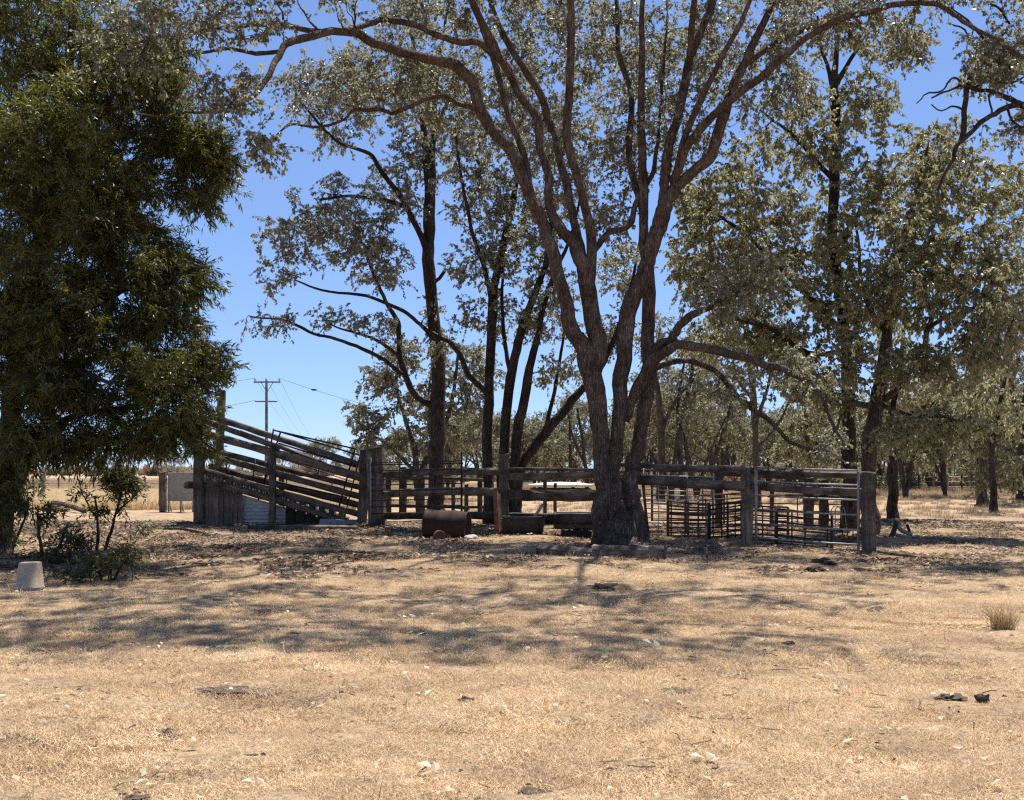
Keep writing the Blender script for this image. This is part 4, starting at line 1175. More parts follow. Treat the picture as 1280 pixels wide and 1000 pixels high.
for dx in (0, 5):
    pts = [W(1040 + dx + 8 * math.sin(a) * (1 if a < 1.6 else 1), 665 - 30 * math.sin(a), 27.0) if False else W(1045 + dx - 6 * math.cos(a), 640 - 8 * math.sin(a), 27.0) for a in np.linspace(0, math.pi, 7)]
    pts = [W(1039 + dx, 668, 27.0)] + pts + [W(1054 + dx, 668, 27.1)]
    bar(pts[0], pts[-1], .012, hoop, 'hoop', M['galv_pale'], 5, pts[1:-1])

lean = bar(W(803, 598, 25.0), W(810.5, 671, 24.8), .032, None, 'steel_post', M['rust'])
tag(lean, "leaning rusty pipe post right beside the big trunk", "post")
pk = bar(W(882, 624, 23.6), G(884, 704) - np.array([0, 0, .05]), .018, None, 'star_picket', M['rust_dark'], 5)
tag(pk, "thin dark steel picket standing alone in the grass before the rust-brown panel", "post")


def mesh_box_at(c, size, name, mat, rot=(0, 0, 0), bevel=.01, label=None, cat=None, group=None):
    o = boxpart(c, size, None, name, mat, rot[2], rot[1], bevel, rot[0])
    return tag(o, label, cat, group)


a, b_ = W(621, 612, 26.9), G(624, 671)
b_[2] -= .05
mesh = bar(a, b_, .095, None, 'steel_channel', M['rust'], 4, smooth=False)
tag(mesh, "rust-blotched flat steel upright leaning by the tall fence post left of the tub", "post")

# ---- loading ramp
RY = 32.2          # near side
RB = 33.3          # far side
ramp = empty("loading_ramp", W(345, 657, RY), "old timber cattle loading ramp with sloping rails, planked end and corrugated iron side", "ramp")


def rp(px, yt, yb, wpx, Y, **kw):
    kw.setdefault('mat', M['wood_post'])
    kw['parent'] = ramp
    return post(px, yt, yb, wpx, Y, **kw)


rp(249, 510, 656, 13, RY, seed=21)
rp(273, 488, 656, 12, RB, seed=22, taper=.8, dx=4)
rp(340, 562, 652, 9, RY - .12, seed=23)
rp(352, 590, 645, 7, RB, seed=24)
rails = [(262, 520, 448, 581, 8, RB), (240, 520, 350, 560, 7, RY + .02), (252, 541, 456, 598, 10, RY), (262, 562, 452, 610, 7, RB), (252, 566, 456, 622, 8, RY), (262, 583, 452, 632, 8, RB), (252, 588, 456, 645, 8, RY)]
for i, (x0, y0, x1, y1, h, Y) in enumerate(rails):
    rail(x0, y0, x1, y1, h, Y + (.13 if Y == RY else -.1), Y + (.13 if Y == RY else -.1) - .3 * (1 if x1 > 440 else 0), ramp, seed=30 + i, bow=.004)
rail(300, 540, 430, 590, 5, RB, RB, ramp, seed=41, name='brace')
# floor of the ramp: cross boards on bearers
rail(247, 597, 430, 651, 8, RY, RY, ramp, seed=42, name='bearer')
rail(262, 600, 436, 650, 8, RB, RB, ramp, seed=43, name='bearer')
for k in range(15):
    f = k / 14
    x, y = 252 + f * 172, 596.5 + f * 51
    pa = W(x, y, RY - .02)
    pb = W(x, y, RY - .02)
    pa[1], pb[1] = RY - .03, RB + .03
    pa[2] += .06
    pb[2] += .06 + random.uniform(-.01, .01)
    timber(pa, pb, .05, .24, ramp, 'deck_board', M['wood'], seed=60 + k, square=.9).rotation_mode = 'QUATERNION'
# upright boards closing the high end
for k, px in enumerate((257, 261.5, 266, 271, 276, 282, 288, 294, 300)):
    g = W(px, 655, RY + .05)
    g[2] = float(gz(g[0], g[1])) - .04
    timber(g, W(px + .5, 602 + (px - 252) * .29, RY + .05), (.135 if k % 3 else .12), .05, ramp, 'plank', M['wood_post'], seed=80 + k, square=.9)
# corrugated iron side
x0, x1 = W(298, 640, RY + .16)[0], W(357, 640, RY + .16)[0]
zt0, zt1 = W(298, 618, RY + .16)[2], W(357, 636, RY + .16)[2]
nx, nz = 8, 60
Vc = []
for i in range(nx + 1):
    f = i / nx
    zt = zt0 + (zt1 - zt0) * f
    for j in range(nz + 1):
        z = .02 + (zt - .02) * j / nz
        Vc.append([x0 + (x1 - x0) * f, RY + .16 + .018 * math.sin(z * 2 * math.pi / .105), z])
Vc = np.array(Vc)
ic = np.arange(len(Vc)).reshape(nx + 1, nz + 1)
Fc = np.stack([ic[:-1, :-1], ic[1:, :-1], ic[1:, 1:], ic[:-1, 1:]], -1).reshape(-1, 4)
link('corrugated_sheet', mesh_np('corrugated_sheet', Vc - np.array(ramp.location), [Fc], True), M['iron_sheet'], ramp)
timber(W(233, 606, RY - .3), W(256, 605, RY + .5), .2, .2, ramp, 'buffer_log', M['wood_post'], seed=99, square=0)
for k in range(6):
    xa = 356 + k * 13
    g0 = W(xa + 6.5, 648, RY + .16)
    zt = W(xa, 623 + (xa - 340) * .30, RY)[2]
    timber((g0[0], RY + .17, -.03), (g0[0] + .01, RY + .17, max(.12, zt)), .27, .05, ramp, 'plank', M['wood_dark'], seed=170 + k, square=.9)
# trodden earth filling the ramp
ev = []
for i_ in range(9):
    xx = 256 + i_ * 21
    c_ = W(xx, 603 + (xx - 252) * .29, RY)
    for j_ in range(5):
        yy_ = RY + .22 + j_ * (RB - RY - .4) / 4
        ev.append([c_[0], yy_, max(.03, c_[2] - .1)])
ev = np.array(ev)
ie = np.arange(45).reshape(9, 5)
top_ = np.stack([ie[:-1, :-1], ie[1:, :-1], ie[1:, 1:], ie[:-1, 1:]], -1).reshape(-1, 4)
bot = ev.copy(); bot[:, 2] = -.02
fe = np.stack([ie[:-1, 0], ie[1:, 0], ie[1:, 0] + 45, ie[:-1, 0] + 45], -1)
fb = np.stack([ie[:-1, 4], ie[1:, 4], ie[1:, 4] + 45, ie[:-1, 4] + 45], -1)
fl = np.stack([ie[0, :-1], ie[0, 1:], ie[0, 1:] + 45, ie[0, :-1] + 45], -1)
link('earth_fill', mesh_np('earth_fill', np.vstack([ev, bot]) - np.array(ramp.location), [np.vstack([top_, fe, fb, fl])]), M['dung'], ramp)
lg = empty("fallen_board", G(380, 660), "long pale weathered board lying along the foot of the loading ramp", "board")
timber(G(312, 659) + [0, 0, .09], G(447, 662) + [0, 0, .05], .18, .13, lg, 'board', M['wood'], seed=101, square=.8)
sh = boxpart(W(425, 652, RY - .5) * [1, 1, 0] + [0, 0, .08], (1.15, .5, .012), None, 'metal_sheet', M['concrete'], .1, .03, 0, .35)
tag(sh, "loose grey metal sheet lying at the low end of the loading ramp", "sheet")
# steel race panels leaning on the ramp
rpn = empty("race_panel", W(395, 640, 32.9), "black steel tube panel sloping along the ramp, its top edge against the sky", "panel", 'panels leaning about the yards')
PY = 32.75


def rb_(x0, y0, x1, y1, r=.027, Y=PY, n='bar'):
    bar(W(x0, y0, Y), W(x1, y1, Y), r, rpn, n, M['black_metal'])


rb_(342, 536, 328, 618, .026, n='upright'); rb_(351, 539, 320, 634, .026, n='upright'); rb_(444, 560, 422, 640, .026, n='upright'); rb_(451, 566, 430, 648, .022, n='upright')
rb_(343, 538, 444, 561); rb_(351, 540, 449, 569); rb_(348, 554, 445, 584); rb_(347, 572, 440, 602, .014); rb_(340, 601, 434, 622); rb_(336, 617, 428, 640)
rb_(283, 570, 283, 604, .022, RY + .5, 'upright'); rb_(319, 574, 314, 618, .022, RY + .5, 'upright')

# ---- drum, tub and bits by the fence


def lathe(prof, n, axis='z'):
    """prof [(r, h)] -> V, F"""
    an = np.arange(n) * 2 * np.pi / n
    V = np.vstack([np.column_stack([r * np.cos(an), r * np.sin(an), np.full(n, h)]) for r, h in prof])
    idx = np.arange(len(prof) * n).reshape(len(prof), n)
    a = idx[:-1]
    F = np.stack([a, np.roll(a, -1, 1), np.roll(idx[1:], -1, 1), idx[1:]], -1).reshape(-1, 4)
    return V, F


g = G(560, 671)
drum = empty("steel_drum", g, "rusty dark red steel drum lying on its side before the timber rails", "drum")
prof = [(.0, .06), (.22, .05), (.27, .055), (.275, 0), (.292, 0), (.295, .02), (.283, .04), (.283, .28), (.297, .295), (.297, .31), (.283, .325), (.283, .56), (.297, .575), (.297, .59), (.283, .605), (.283, .84), (.295, .86), (.292, .88), (.275, .88), (.27, .84), (0, .83)]
V, F = lathe(prof, 32)
V[:, 0] *= 1.12
V[:, :2] *= 1.12
V[:, 2] *= 1.16
d = rng.normal(0, 1, (21, 1))
V[:, 0] += .012 * np.sin(V[:, 2] * 7 + V[:, 1] * 9)
dr = link('drum_shell', mesh_np('drum_shell', V, [F], True), M['drum'], drum)
dr.rotation_euler = (math.radians(4), math.radians(93), math.radians(-8))
dr.location = (-.52, 0, .34)
g = G(548, 675)
V, F = lathe([(.105, 0), (.12, 0), (.125, .02), (.12, .04), (.12, .26), (.125, .28), (.12, .3), (.105, .3), (.1, .27), (0, .26)], 20)
tin = link('rusty_tin', mesh_np('rusty_tin', V, [F], True), M['rust'], None, g + [0, 0, .12])
tin.rotation_euler = (math.radians(88), 0, math.radians(10))
tag(tin, "small round rusty tin lying open end out in front of the drum", "tin")


def rock(name, g, s, mat, label, cat, seed=0, group=None, flat=.7, wild=.06):
    import bmesh
    bm = bmesh.new()
    bmesh.ops.create_icosphere(bm, subdivisions=3, radius=1)
    r = np.random.default_rng(seed)
    ks = r.normal(0, 2.2 if wild < .1 else 4.0, (6, 3))
    ph = r.uniform(0, 6, 6)
    for v in bm.verts:
        f = 1 + sum(wild * math.sin(k[0] * v.co.x + k[1] * v.co.y + k[2] * v.co.z + p) for k, p in zip(ks, ph)) + r.normal(0, wild * .6)
        v.co = Vector((v.co.x * s[0] * f, v.co.y * s[1] * f, v.co.z * s[2] * f * flat))
    me = bpy.data.meshes.new(name)
    bm.to_mesh(me)
    bm.free()
    o = link(name, me, mat, None, g + np.array([0, 0, s[2] * flat * .5]))
    return tag(o, label, cat, group)


rock('stone', G(588, 673), (.17, .14, .13), M['stone'], "pale round stone at the right end of the rusty drum", "stone", 5)
tb = timber(W(535, 632, 28.1), W(586, 635, 27.6), .08, .09, None, 'plank', M['wood_dark'], seed=120)
tag(tb, "short dark plank lying on top behind the rusty drum", "plank")
pr = timber(np.array([W(540, 660, 28.3)[0], 28.3, -.02]), W(541, 633, 28.05), .09, .09, None, 'timber_prop', M['wood_dark'], seed=121)
tag(pr, "dark upright block under the left end of the plank behind the drum", "block")
pr = timber(np.array([W(583, 660, 27.8)[0], 27.8, -.02]), W(582, 636, 27.6), .09, .09, None, 'timber_prop', M['wood_dark'], seed=122)
tag(pr, "dark upright block under the right end of the plank behind the drum", "block")

g = G(656, 671)
tub = empty("rubber_tub", g, "wide low black feed tub under the fence post with a stick in it", "tub")
s = g[1] / FPX
ht = 24 * s
prof = [(0, .01), (21 * s, 0), (22 * s, .02), (26 * s, ht - .05), (27.6 * s, ht - .04), (28 * s, ht), (26.5 * s, ht), (25.4 * s, ht - .05), (21 * s, .05), (0, .04)]
V, F = lathe(prof, 36)
V[:, 1] *= .8
link('tub_shell', mesh_np('tub_shell', V, [F], True), M['black_plastic'], tub)
for sx in (-1, 1):
    hp = [g + [sx * 27 * s + sx * .05 * math.sin(a) * 1.2, .09 * math.cos(a), ht - .07] for a in np.linspace(0, math.pi, 6)]
    bar(hp[0], hp[-1], .014, tub, 'handle', M['black_plastic'], 5, hp[1:-1])
st = timber(g + [-.02, 0, .06], W(678, 631, g[1] + .1), .07, .05, None, 'stick', M['wood_pale'], seed=130, square=.3)
tag(st, "pale broken stake leaning up out of the black tub", "stick")

g = G(720, 672)
o = timber(g + [-.33, 0, .10], g + [.36, -.06, .09], .22, .21, None, 'charred_log', M['black_metal'], seed=131, square=0, rough=.16)
tag(o, "short charred black log lying left of the big tree's butt", "log")
trough = empty("water_trough", W(718, 642, 28.5) * [1, 1, 0], "low dark grey trough standing behind the rails left of the big tree", "trough")
gt = np.array(trough.location)
for c, sz, nm in (((0, -.3, .30), (1.05, .05, .40), 'side'), ((0, .3, .30), (1.05, .05, .40), 'side'), ((-.5, 0, .30), (.05, .55, .396), 'end'), ((.5, 0, .30), (.05, .55, .396), 'end'), ((0, 0, .15), (.94, .54, .05), 'bottom'), ((-.38, 0, .05), (.1, .5, .14), 'foot'), ((.38, 0, .05), (.1, .5, .14), 'foot')):
    boxpart(gt + np.array(c), sz, trough, nm, M['black_plastic'])
# log at the foot of the tree
log = empty("fallen_log", G(752, 693), "grey weathered log in two lengths lying across the ground before the big tree", "log")
p_ = lambda px, py, up: G(px, py) + np.array([0, 0, up])
timber(p_(675, 690, .13), p_(748, 695, .13), .28, .25, log, 'log_length', M['log'], seed=140, square=.75, rough=.12, K=14)
timber(p_(742, 695, .16), p_(832, 697, .15), .32, .31, log, 'log_length', M['log'], seed=141, square=.65, rough=.12, K=14, taper=.85)

# ---- upturned bucket
g = G(37, 736)
s = g[1] / FPX
bk = empty("bucket", g, "upturned pale dusty plastic bucket on the ground at far left", "bucket")
prof = [(18 * s, 0), (18.4 * s, .008), (18.2 * s, .03), (17.4 * s, .034), (17.1 * s, .06), (17.6 * s, .064), (17.4 * s, .075), (16.8 * s, .08), (13.4 * s, 35.5 * s), (12.6 * s, 37 * s), (11.8 * s, 37.2 * s), (11.2 * s, 36 * s), (0, 36 * s)]
V, F = lathe(prof, 40)
link('bucket_shell', mesh_np('bucket_shell', V, [F], True), M['bucket'], bk)
hp = [g + [18 * s * math.cos(a), -17.6 * s * math.sin(a) , .075 - .065 * math.sin(a)] for a in np.linspace(0, math.pi, 9)]
bar(hp[0], hp[-1], .003, bk, 'handle', M['galv'], 5, hp[1:-1])

# ---- water tank with a pale lid seen between the rails
g = G(701, 624)
tank = empty("water_tank", g, "low round tank with a white lid seen between the rails left of the big tree", "tank")
V, F = lathe([(1.6, 0), (1.6, .62), (1.5, .62), (1.5, .2), (0, .2)], 36)
link('tank_wall', mesh_np('tank_wall', V, [F], False), M['rust_dark'], tank)
V, F = lathe([(1.7, .72), (1.74, .82), (0.9, .93), (0, .96)], 36)
link('lid', mesh_np('lid', V, [F], False), M['white_sheet'], tank)

# ---- left: grey sheet panel on legs, posts, wire fence
g = G(226, 641)
pn = empty("sheet_panel", g, "plain grey sheet panel standing on short legs in front of the left paddock", "panel")
boxpart(g + [0, 0, .93], (.98, .05, 1.04), pn, 'sheet', M['concrete'])
for dx in (-.44, 0, .44):
    boxpart(g + [dx, 0, .2], (.06, .06, .44), pn, 'leg', M['wood_pale'])
    boxpart(g + [dx, .2, .2], (.05, .05, .5), pn, 'brace', M['wood_pale'], 0, 0, .004, math.radians(38))
g = G(204, 641)
o = timber(g - [0, 0, .05], W(204, 590, g[1]), .26, .24, None, 'timber_post', M['wood_post'], seed=150)
tag(o, "stout weathered post beside the grey sheet panel", "post")
for px, yt, yb, w, dx, sd, lb in ((28, 590, 646, 10, -2, 151, "pale grey stump-like post nearest the dark tree on the left"), (170, 999, 0, 0, 0, 0, ""), (50, 592, 634, 7, 4, 152, "slim bleached post leaning right beyond the pale stump-like one")):
    if not w: continue
    g = G(px, yb)
    o = timber(g - [0, 0, .05], W(px + dx, yt, g[1]), w / FPX * g[1], w / FPX * g[1], None, 'timber_post', M['wood_pale'], seed=sd, rough=.12)
    tag(o, lb, "post")
o = timber(G(46, 634) + [0, 0, .15], G(105, 644) + [0, 0, .08], .16, .16, None, 'fallen_branch', M['wood_dark'], seed=153, square=0)
tag(o, "long dark fallen branch in the grass behind the left shrubs", "branch")

wf = empty("wire_fence", G(160, 616), "thin wire fence on small dark posts crossing the left paddock", "fence")
Yw = 76.0
xs = [-30, 22, 73, 117, 181, 240, 300, 358, 415, 470, 530]
for i, px in enumerate(xs):
    a = W(px, 616, Yw)
    a[2] = -.05
    t_ = a.copy()
    t_[2] = 1.05 + .05 * math.sin(i * 3)
    timber(a, t_, .09, .09, wf, 'post', M['wood_dark'], seed=160 + i, K=4, sides=6)
for z in (.3, .6, .95):
    bar(np.array([W(-60, 600, Yw)[0], Yw, z]), np.array([W(560, 600, Yw)[0], Yw, z]), .008, wf, 'wire', M['rust_dark'], 4)
wf2 = empty("wire_fence", np.array([W(1200, 600, 78)[0], 78, 0]), "far wire fence with pale posts under the trees at the right", "fence")
for i, px in enumerate(range(1095, 1330, 18)):
    a = W(px, 616, 78)
    a[2] = -.05
    t_ = a.copy()
    t_[2] = 1.15 + .06 * math.sin(i * 2.3)
    timber(a, t_, .12, .12, wf2, 'post', M['wood_pale'] if i % 3 else M['wood_dark'], seed=180 + i, K=4, sides=6)
for z in (.35, .7, 1.05):
    bar(np.array([W(1080, 600, 78)[0], 78, z]), np.array([W(1340, 600, 78)[0], 78, z]), .009, wf2, 'wire', M['galv_pale'], 4)

# ---- power poles and wires


def power_pole(px, ytop, Y, label, arm=33, seed=0, sc=1.0):
    c = W(px, 586, Y)
    c[2] = 0
    o = empty("power_pole", c, label, "power pole")
    top = W(px, ytop, Y)
    s = Y / FPX
    timber(c - [0, 0, .1], top, .34 * sc, .34 * sc, o, 'pole', M['pole'], seed=seed, square=0, taper=.65, rough=.02)
    z1 = top[2] - 2 * s
    y_ = Y - .2 * sc
    ends = []
    h = arm / 2 * s
    timber((c[0] - h, y_, z1), (c[0] + h, y_, z1), .12 * sc, .14 * sc, o, 'crossarm', M['pole'], seed=seed + 1, square=.9, rough=.02)
    for f in (-.92, -.08, .92):
        V, F = lathe([(0, 0), (.05, 0), (.03, .05), (.07, .10), (.075, .17), (.04, .2), (.06, .25), (.03, .32), (0, .33)], 10)
        link('insulator', mesh_np('insulator', V * sc, [F], True), M['galv'], o, (f * h, -.2 * sc, z1 + .06))
        ends.append(np.array([c[0] + f * h, y_, z1 + .36 * sc]))
    bar((c[0] - h * .45, y_, z1 - .02), (c[0], y_ + .1, z1 - .9 * sc), .03 * sc, o, 'brace', M['pole'], 4)
    bar((c[0] + h * .45, y_, z1 - .02), (c[0], y_ + .1, z1 - .9 * sc), .03 * sc, o, 'brace', M['pole'], 4)
    return o, ends, c


pp, e1, pc = power_pole(333, 476, 102, "timber power pole with two crossarms standing behind the loading ramp", 33, 200)
z2 = W(333, 502, 102)[2]
timber((pc[0] - 1.05, 101.8, z2), (pc[0] + .95, 101.8, z2), .1, .12, pp, 'crossarm', M['pole'], seed=205, square=.9, rough=.02)
pp2, e2, pc2 = power_pole(408, 558, 330, "tiny far power pole just above the sloping ramp rails", 12, 210, 1.1)


def wire(a, b, sag, rad, label, cat='wire', group='overhead power wires'):
    P = np.array([a + (np.array(b) - a) * t - np.array([0, 0, sag * 4 * t * (1 - t)]) for t in np.linspace(0, 1, 17)])
    o = bar(P[0], P[-1], rad, None, 'power_wire', M['black_metal'], 4, P[1:-1])
    return tag(o, label, cat, group)


for k, e in enumerate(e1):
    wire(e, e2[k], 3.0, .012, "%s overhead wire running from the near power pole to the tiny far one" % ("left", "middle", "right")[k])
wire(e1[0], W(-200, 486, 96), 1.2, .016, "uppermost overhead wire running left from the top of the power pole")
wire(np.array([pc[0] - 1.0, 101.8, z2 + .1]), W(-100, 552, 80), .5, .016, "overhead wire sloping down left from the lower crossarm")
wr = wire(e1[2], W(560, 527, 112), .4, .016, "overhead wire running right from the power pole with a small dark fitting on it")
_a, _b = e1[2], W(560, 527, 112)
_t = .19
fit = rock('wire_fitting', _a + (_b - _a) * _t - [0, 0, .4 * 4 * _t * (1 - _t) + .04], (.25, .1, .12), M['black_metal'], "small dark fitting hanging on the wire right of the power pole", "fitting", 3)

# ---- hill far off, distance haze put into its blue colour
hp = []
rh = np.random.default_rng(5)
xs = np.linspace(-1500, 500, 60)
Yh = 3600.0
hz = 22 * np.exp(-((xs + 480) / 150) ** 2) + 6 * np.exp(-((xs + 1050) / 120) ** 2) - 2
Vh, Fh = [], []
for i, x in enumerate(xs):
    for (dy, f) in ((-250, 0), (-120, .6), (0, 1), (200, .6), (400, -.1)):
        Vh.append([x, Yh + dy, hz[i] * f + (rh.normal(0, .5) if f == 1 else 0)])
ih = np.arange(len(Vh)).reshape(len(xs), 5)
Fh = np.stack([ih[:-1, :-1], ih[1:, :-1], ih[1:, 1:], ih[:-1, 1:]], -1).reshape(-1, 4)
hill = link("hills", mesh_np("hills", Vh, [Fh], True), M['hill'])
tag(hill, kind='structure')


# ------------------------------------------------------------------ shrubs on the left
def shrub(px, py, stems, blobs, label, seed, leafL=.14, leafW=.035, mat='leaf_shrub', leaves=12, name='shrub', cat='shrub', twigL=.22):
    b = G(px, py)
    Y = b[1]
    lt = [L(Y, Y + d, p, 4, seed * 3 + i) for i, (d, p) in enumerate(stems)]
    bb = [(x, y, rx, ry, Y + dd, dp, max(4, int(n * .6))) for (x, y, rx, ry, dd, dp, n) in blobs]
    return make_tree(name, b, lt, blob_pts(bb, rb), M['bark_dark'], M[mat], label, cat, 'shrubs under the dark tree', seed=seed, twigs=5, leaves=int(leaves * .6), leafL=.10, leafW=.026, twigL=twigL, droop=.1, sides=6, minr=.004, spread=.9)


shrub(138, 694, [(0, [(120, 698, 5), (121, 665, 4), (122, 645, 3), (118, 620, 2)]), (0, [(130, 697, 5), (138, 665, 4), (145, 640, 3), (152, 610, 3), (153, 590, 2)]), (0, [(143, 645, 3), (160, 628, 2), (172, 615, 2)]), (0, [(122, 650, 3), (108, 625, 2), (100, 612, 1.5)])],
      [(152, 602, 21, 14, 0, .3, 110), (120, 635, 22, 14, 0, .3, 14), (103, 618, 10, 10, 0, .15, 7), (150, 630, 16, 10, 0, .2, 8), (172, 614, 8, 5, 0, .1, 4)], "open dark shrub standing above the others with a leafy knob at its top", 301)
shrub(60, 705, [(0, [(58, 708, 5), (50, 670, 4), (45, 640, 3)]), (0, [(62, 708, 5), (75, 680, 4), (85, 655, 3)])],
      [(70, 675, 40, 20, 0, .5, 26), (50, 640, 22, 18, 0, .4, 18), (95, 680, 24, 16, 0, .4, 20), (75, 700, 40, 10, -.2, .4, 24)], "broad leafy green shrub in the shade just behind the upturned bucket", 302)
shrub(140, 722, [(0, [(140, 726, 4), (138, 700, 3), (128, 680, 2)]), (0, [(142, 726, 4), (155, 705, 3), (165, 690, 2)])],
      [(140, 698, 36, 16, 0, .4, 26), (165, 690, 16, 10, 0, .3, 12), (110, 712, 26, 10, 0, .4, 20)], "low ragged green shrub at the right end of the shrub patch", 303)
shrub(12, 690, [(0, [(12, 694, 6), (10, 650, 4), (14, 620, 3)]), (0, [(14, 690, 5), (30, 650, 3), (36, 620, 2)])],
      [(10, 640, 26, 24, 0, .4, 24), (35, 612, 18, 12, 0, .3, 12), (0, 670, 24, 18, 0, .4, 22)], "dark shrub against the trunk at the left edge", 304)
shrub(185, 672, [(0, [(180, 676, 3), (176, 665, 2), (172, 658, 2)])], [(178, 664, 16, 6, 0, .3, 10)], "very small low shrub right of the shrub patch towards the ramp", 305)
# reddish dry tussock at right
b = G(1252, 785)
r = np.random.default_rng(91)
nb = 260
P0 = np.column_stack([r.normal(0, .05, nb), r.normal(0, .05, nb), np.zeros(nb)])
D = np.column_stack([r.normal(0, .45, nb), r.normal(0, .45, nb), np.ones(nb)])
D /= np.linalg.norm(D, axis=1, keepdims=True)
Ln = r.uniform(.12, .32, nb)[:, None]
P1 = P0 + D * Ln * .55
P2 = P0 + D * Ln + np.column_stack([r.normal(0, .04, (nb, 2)), -Ln * .1])
V, F = tubes(np.stack([P0, P1, P2], 1), np.tile([[.0028, .002, .0008]], (nb, 1)), 3)
me = mesh_np('grass_tussock', V, [F], False, np.repeat(r.uniform(.2, 1, nb), 6))
o = link('grass_tussock', me, M['grass_pale'], None, b)
tag(o, "reddish dry grass tussock standing up from the short grass at right", "tussock")


# ------------------------------------------------------------------ scattered ground cover (instanced)
def scatter(name, pts, rot, scl, idx, sources, kind='stuff', mat=None):
    me = bpy.data.meshes.new(name)
    n = len(pts)
    me.vertices.add(n)
    me.vertices.foreach_set('co', np.asarray(pts, np.float32).ravel())
    a = me.attributes.new('rot', 'FLOAT_VECTOR', 'POINT')
    a.data.foreach_set('vector', np.asarray(rot, np.float32).ravel())
    a = me.attributes.new('scl', 'FLOAT', 'POINT')
    a.data.foreach_set('value', np.asarray(scl, np.float32))
    a = me.attributes.new('idx', 'INT', 'POINT')
    a.data.foreach_set('value', np.asarray(idx, np.int32))
    o = link(name, me, None)
    ng = bpy.data.node_groups.new(name, 'GeometryNodeTree')
    ng.interface.new_socket('Geometry', in_out='INPUT', socket_type='NodeSocketGeometry')
    ng.interface.new_socket('Geometry', in_out='OUTPUT', socket_type='NodeSocketGeometry')
    N = ng.nodes
    gi, go = N.new('NodeGroupInput'), N.new('NodeGroupOutput')
    ip = N.new('GeometryNodeInstanceOnPoints')
    ip.inputs['Pick Instance'].default_value = True
    gj = N.new('GeometryNodeJoinGeometry')
    for so in sources:
        oi = N.new('GeometryNodeObjectInfo')
        oi.inputs['Object'].default_value = so
        oi.inputs['As Instance'].default_value = True
        ng.links.new(oi.outputs['Geometry'], gj.inputs[0])

    def na(nm, typ):
        q = N.new('GeometryNodeInputNamedAttribute')
        q.data_type = typ
        q.inputs['Name'].default_value = nm
        return q.outputs['Attribute']
    e2r = N.new('FunctionNodeEulerToRotation')
    ng.links.new(na('rot', 'FLOAT_VECTOR'), e2r.inputs[0])
    ng.links.new(gi.outputs[0], ip.inputs['Points'])
    ng.links.new(gj.outputs[0], ip.inputs['Instance'])
    ng.links.new(na('idx', 'INT'), ip.inputs['Instance Index'])
    ng.links.new(e2r.outputs[0], ip.inputs['Rotation'])
    ng.links.new(na('scl', 'FLOAT'), ip.inputs['Scale'])
    ng.links.new(ip.outputs[0], go.inputs[0])
    md = o.modifiers.new('scatter', 'NODES')
    md.node_group = ng
    return tag(o, kind=kind)


def src(name, me, mat):
    me.materials.append(mat)
    return bpy.data.objects.new(name, me)     # never linked: only instanced


def blades(n, rad, hmin, hmax, wid, tilt, seed, curl=.5):
    r = np.random.default_rng(seed)
    a = r.uniform(0, 6.28, n)
    q = rad * np.sqrt(r.uniform(0, 1, n))
    P0 = np.column_stack([q * np.cos(a), q * np.sin(a), np.full(n, -.006)])
    az = r.uniform(0, 6.28, n)
    tl = np.clip(r.normal(tilt, .28, n), .05, 1.45)
    h = r.uniform(hmin, hmax, n)[:, None]
    hd = np.column_stack([np.cos(az), np.sin(az), np.zeros(n)])
    up = np.array([0, 0, 1.])
    D = hd * np.sin(tl)[:, None] + up * np.cos(tl)[:, None]
    S = np.column_stack([-np.sin(az), np.cos(az), np.zeros(n)])
    S = S + r.normal(0, .3, (n, 3))
    S /= np.linalg.norm(S, axis=1, keepdims=True)
    w = wid * r.uniform(.6, 1.4, n)[:, None]
    M1 = P0 + D * h * .5
    T = P0 + D * h * .85 + hd * h * .3 * curl - up * h * .12 * curl
    T[:, 2] = np.maximum(T[:, 2], .004)
    V = np.stack([P0 - S * w / 2, P0 + S * w / 2, M1 + S * w * .4, T, M1 - S * w * .4], 1).reshape(-1, 3)
    k = np.arange(n)[:, None] * 5
    F4 = k + np.array([0, 1, 2, 4])
    F3 = k + np.array([4, 2, 3])
    rc = r.uniform(0, 1, n)
    return V, [F4, F3], np.concatenate([rc, rc])


srcs = []
for s in range(5):
    V, F, rc = blades(1500, .36, .010, .045, .0022, 1.12, 400 + s)
    srcs.append(src('short_grass_patch', mesh_np('short_grass_patch', V, F, False, rc), M['grass']))
r = np.random.default_rng(401)
pts = []


def in_view(n, Y0, Y1, pad=1.0, x0=-40, x1=1320):
    """n points spread evenly over the ground between depths Y0 and Y1 in the camera's field"""
    u = r.uniform(0, 1, n)
    Y = np.sqrt(Y0 ** 2 + u * (Y1 ** 2 - Y0 ** 2))
    X = r.uniform((x0 - 640) / FPX, (x1 - 640) / FPX, n) * Y
    X = X + pad * r.uniform(-1, 1, n)
    return np.column_stack([X, Y, gz(X, Y)])


def noise2(P, lam, seed):
    q = np.random.default_rng(seed)
    v = np.zeros(len(P))
    for k in range(5):
        a = q.uniform(0, 3.14)
        l = lam * q.uniform(.6, 1.6)
        v += np.sin((P[:, 0] * math.cos(a) + P[:, 1] * math.sin(a)) * 6.28 / l + q.uniform(0, 6))
    return v / 2.2


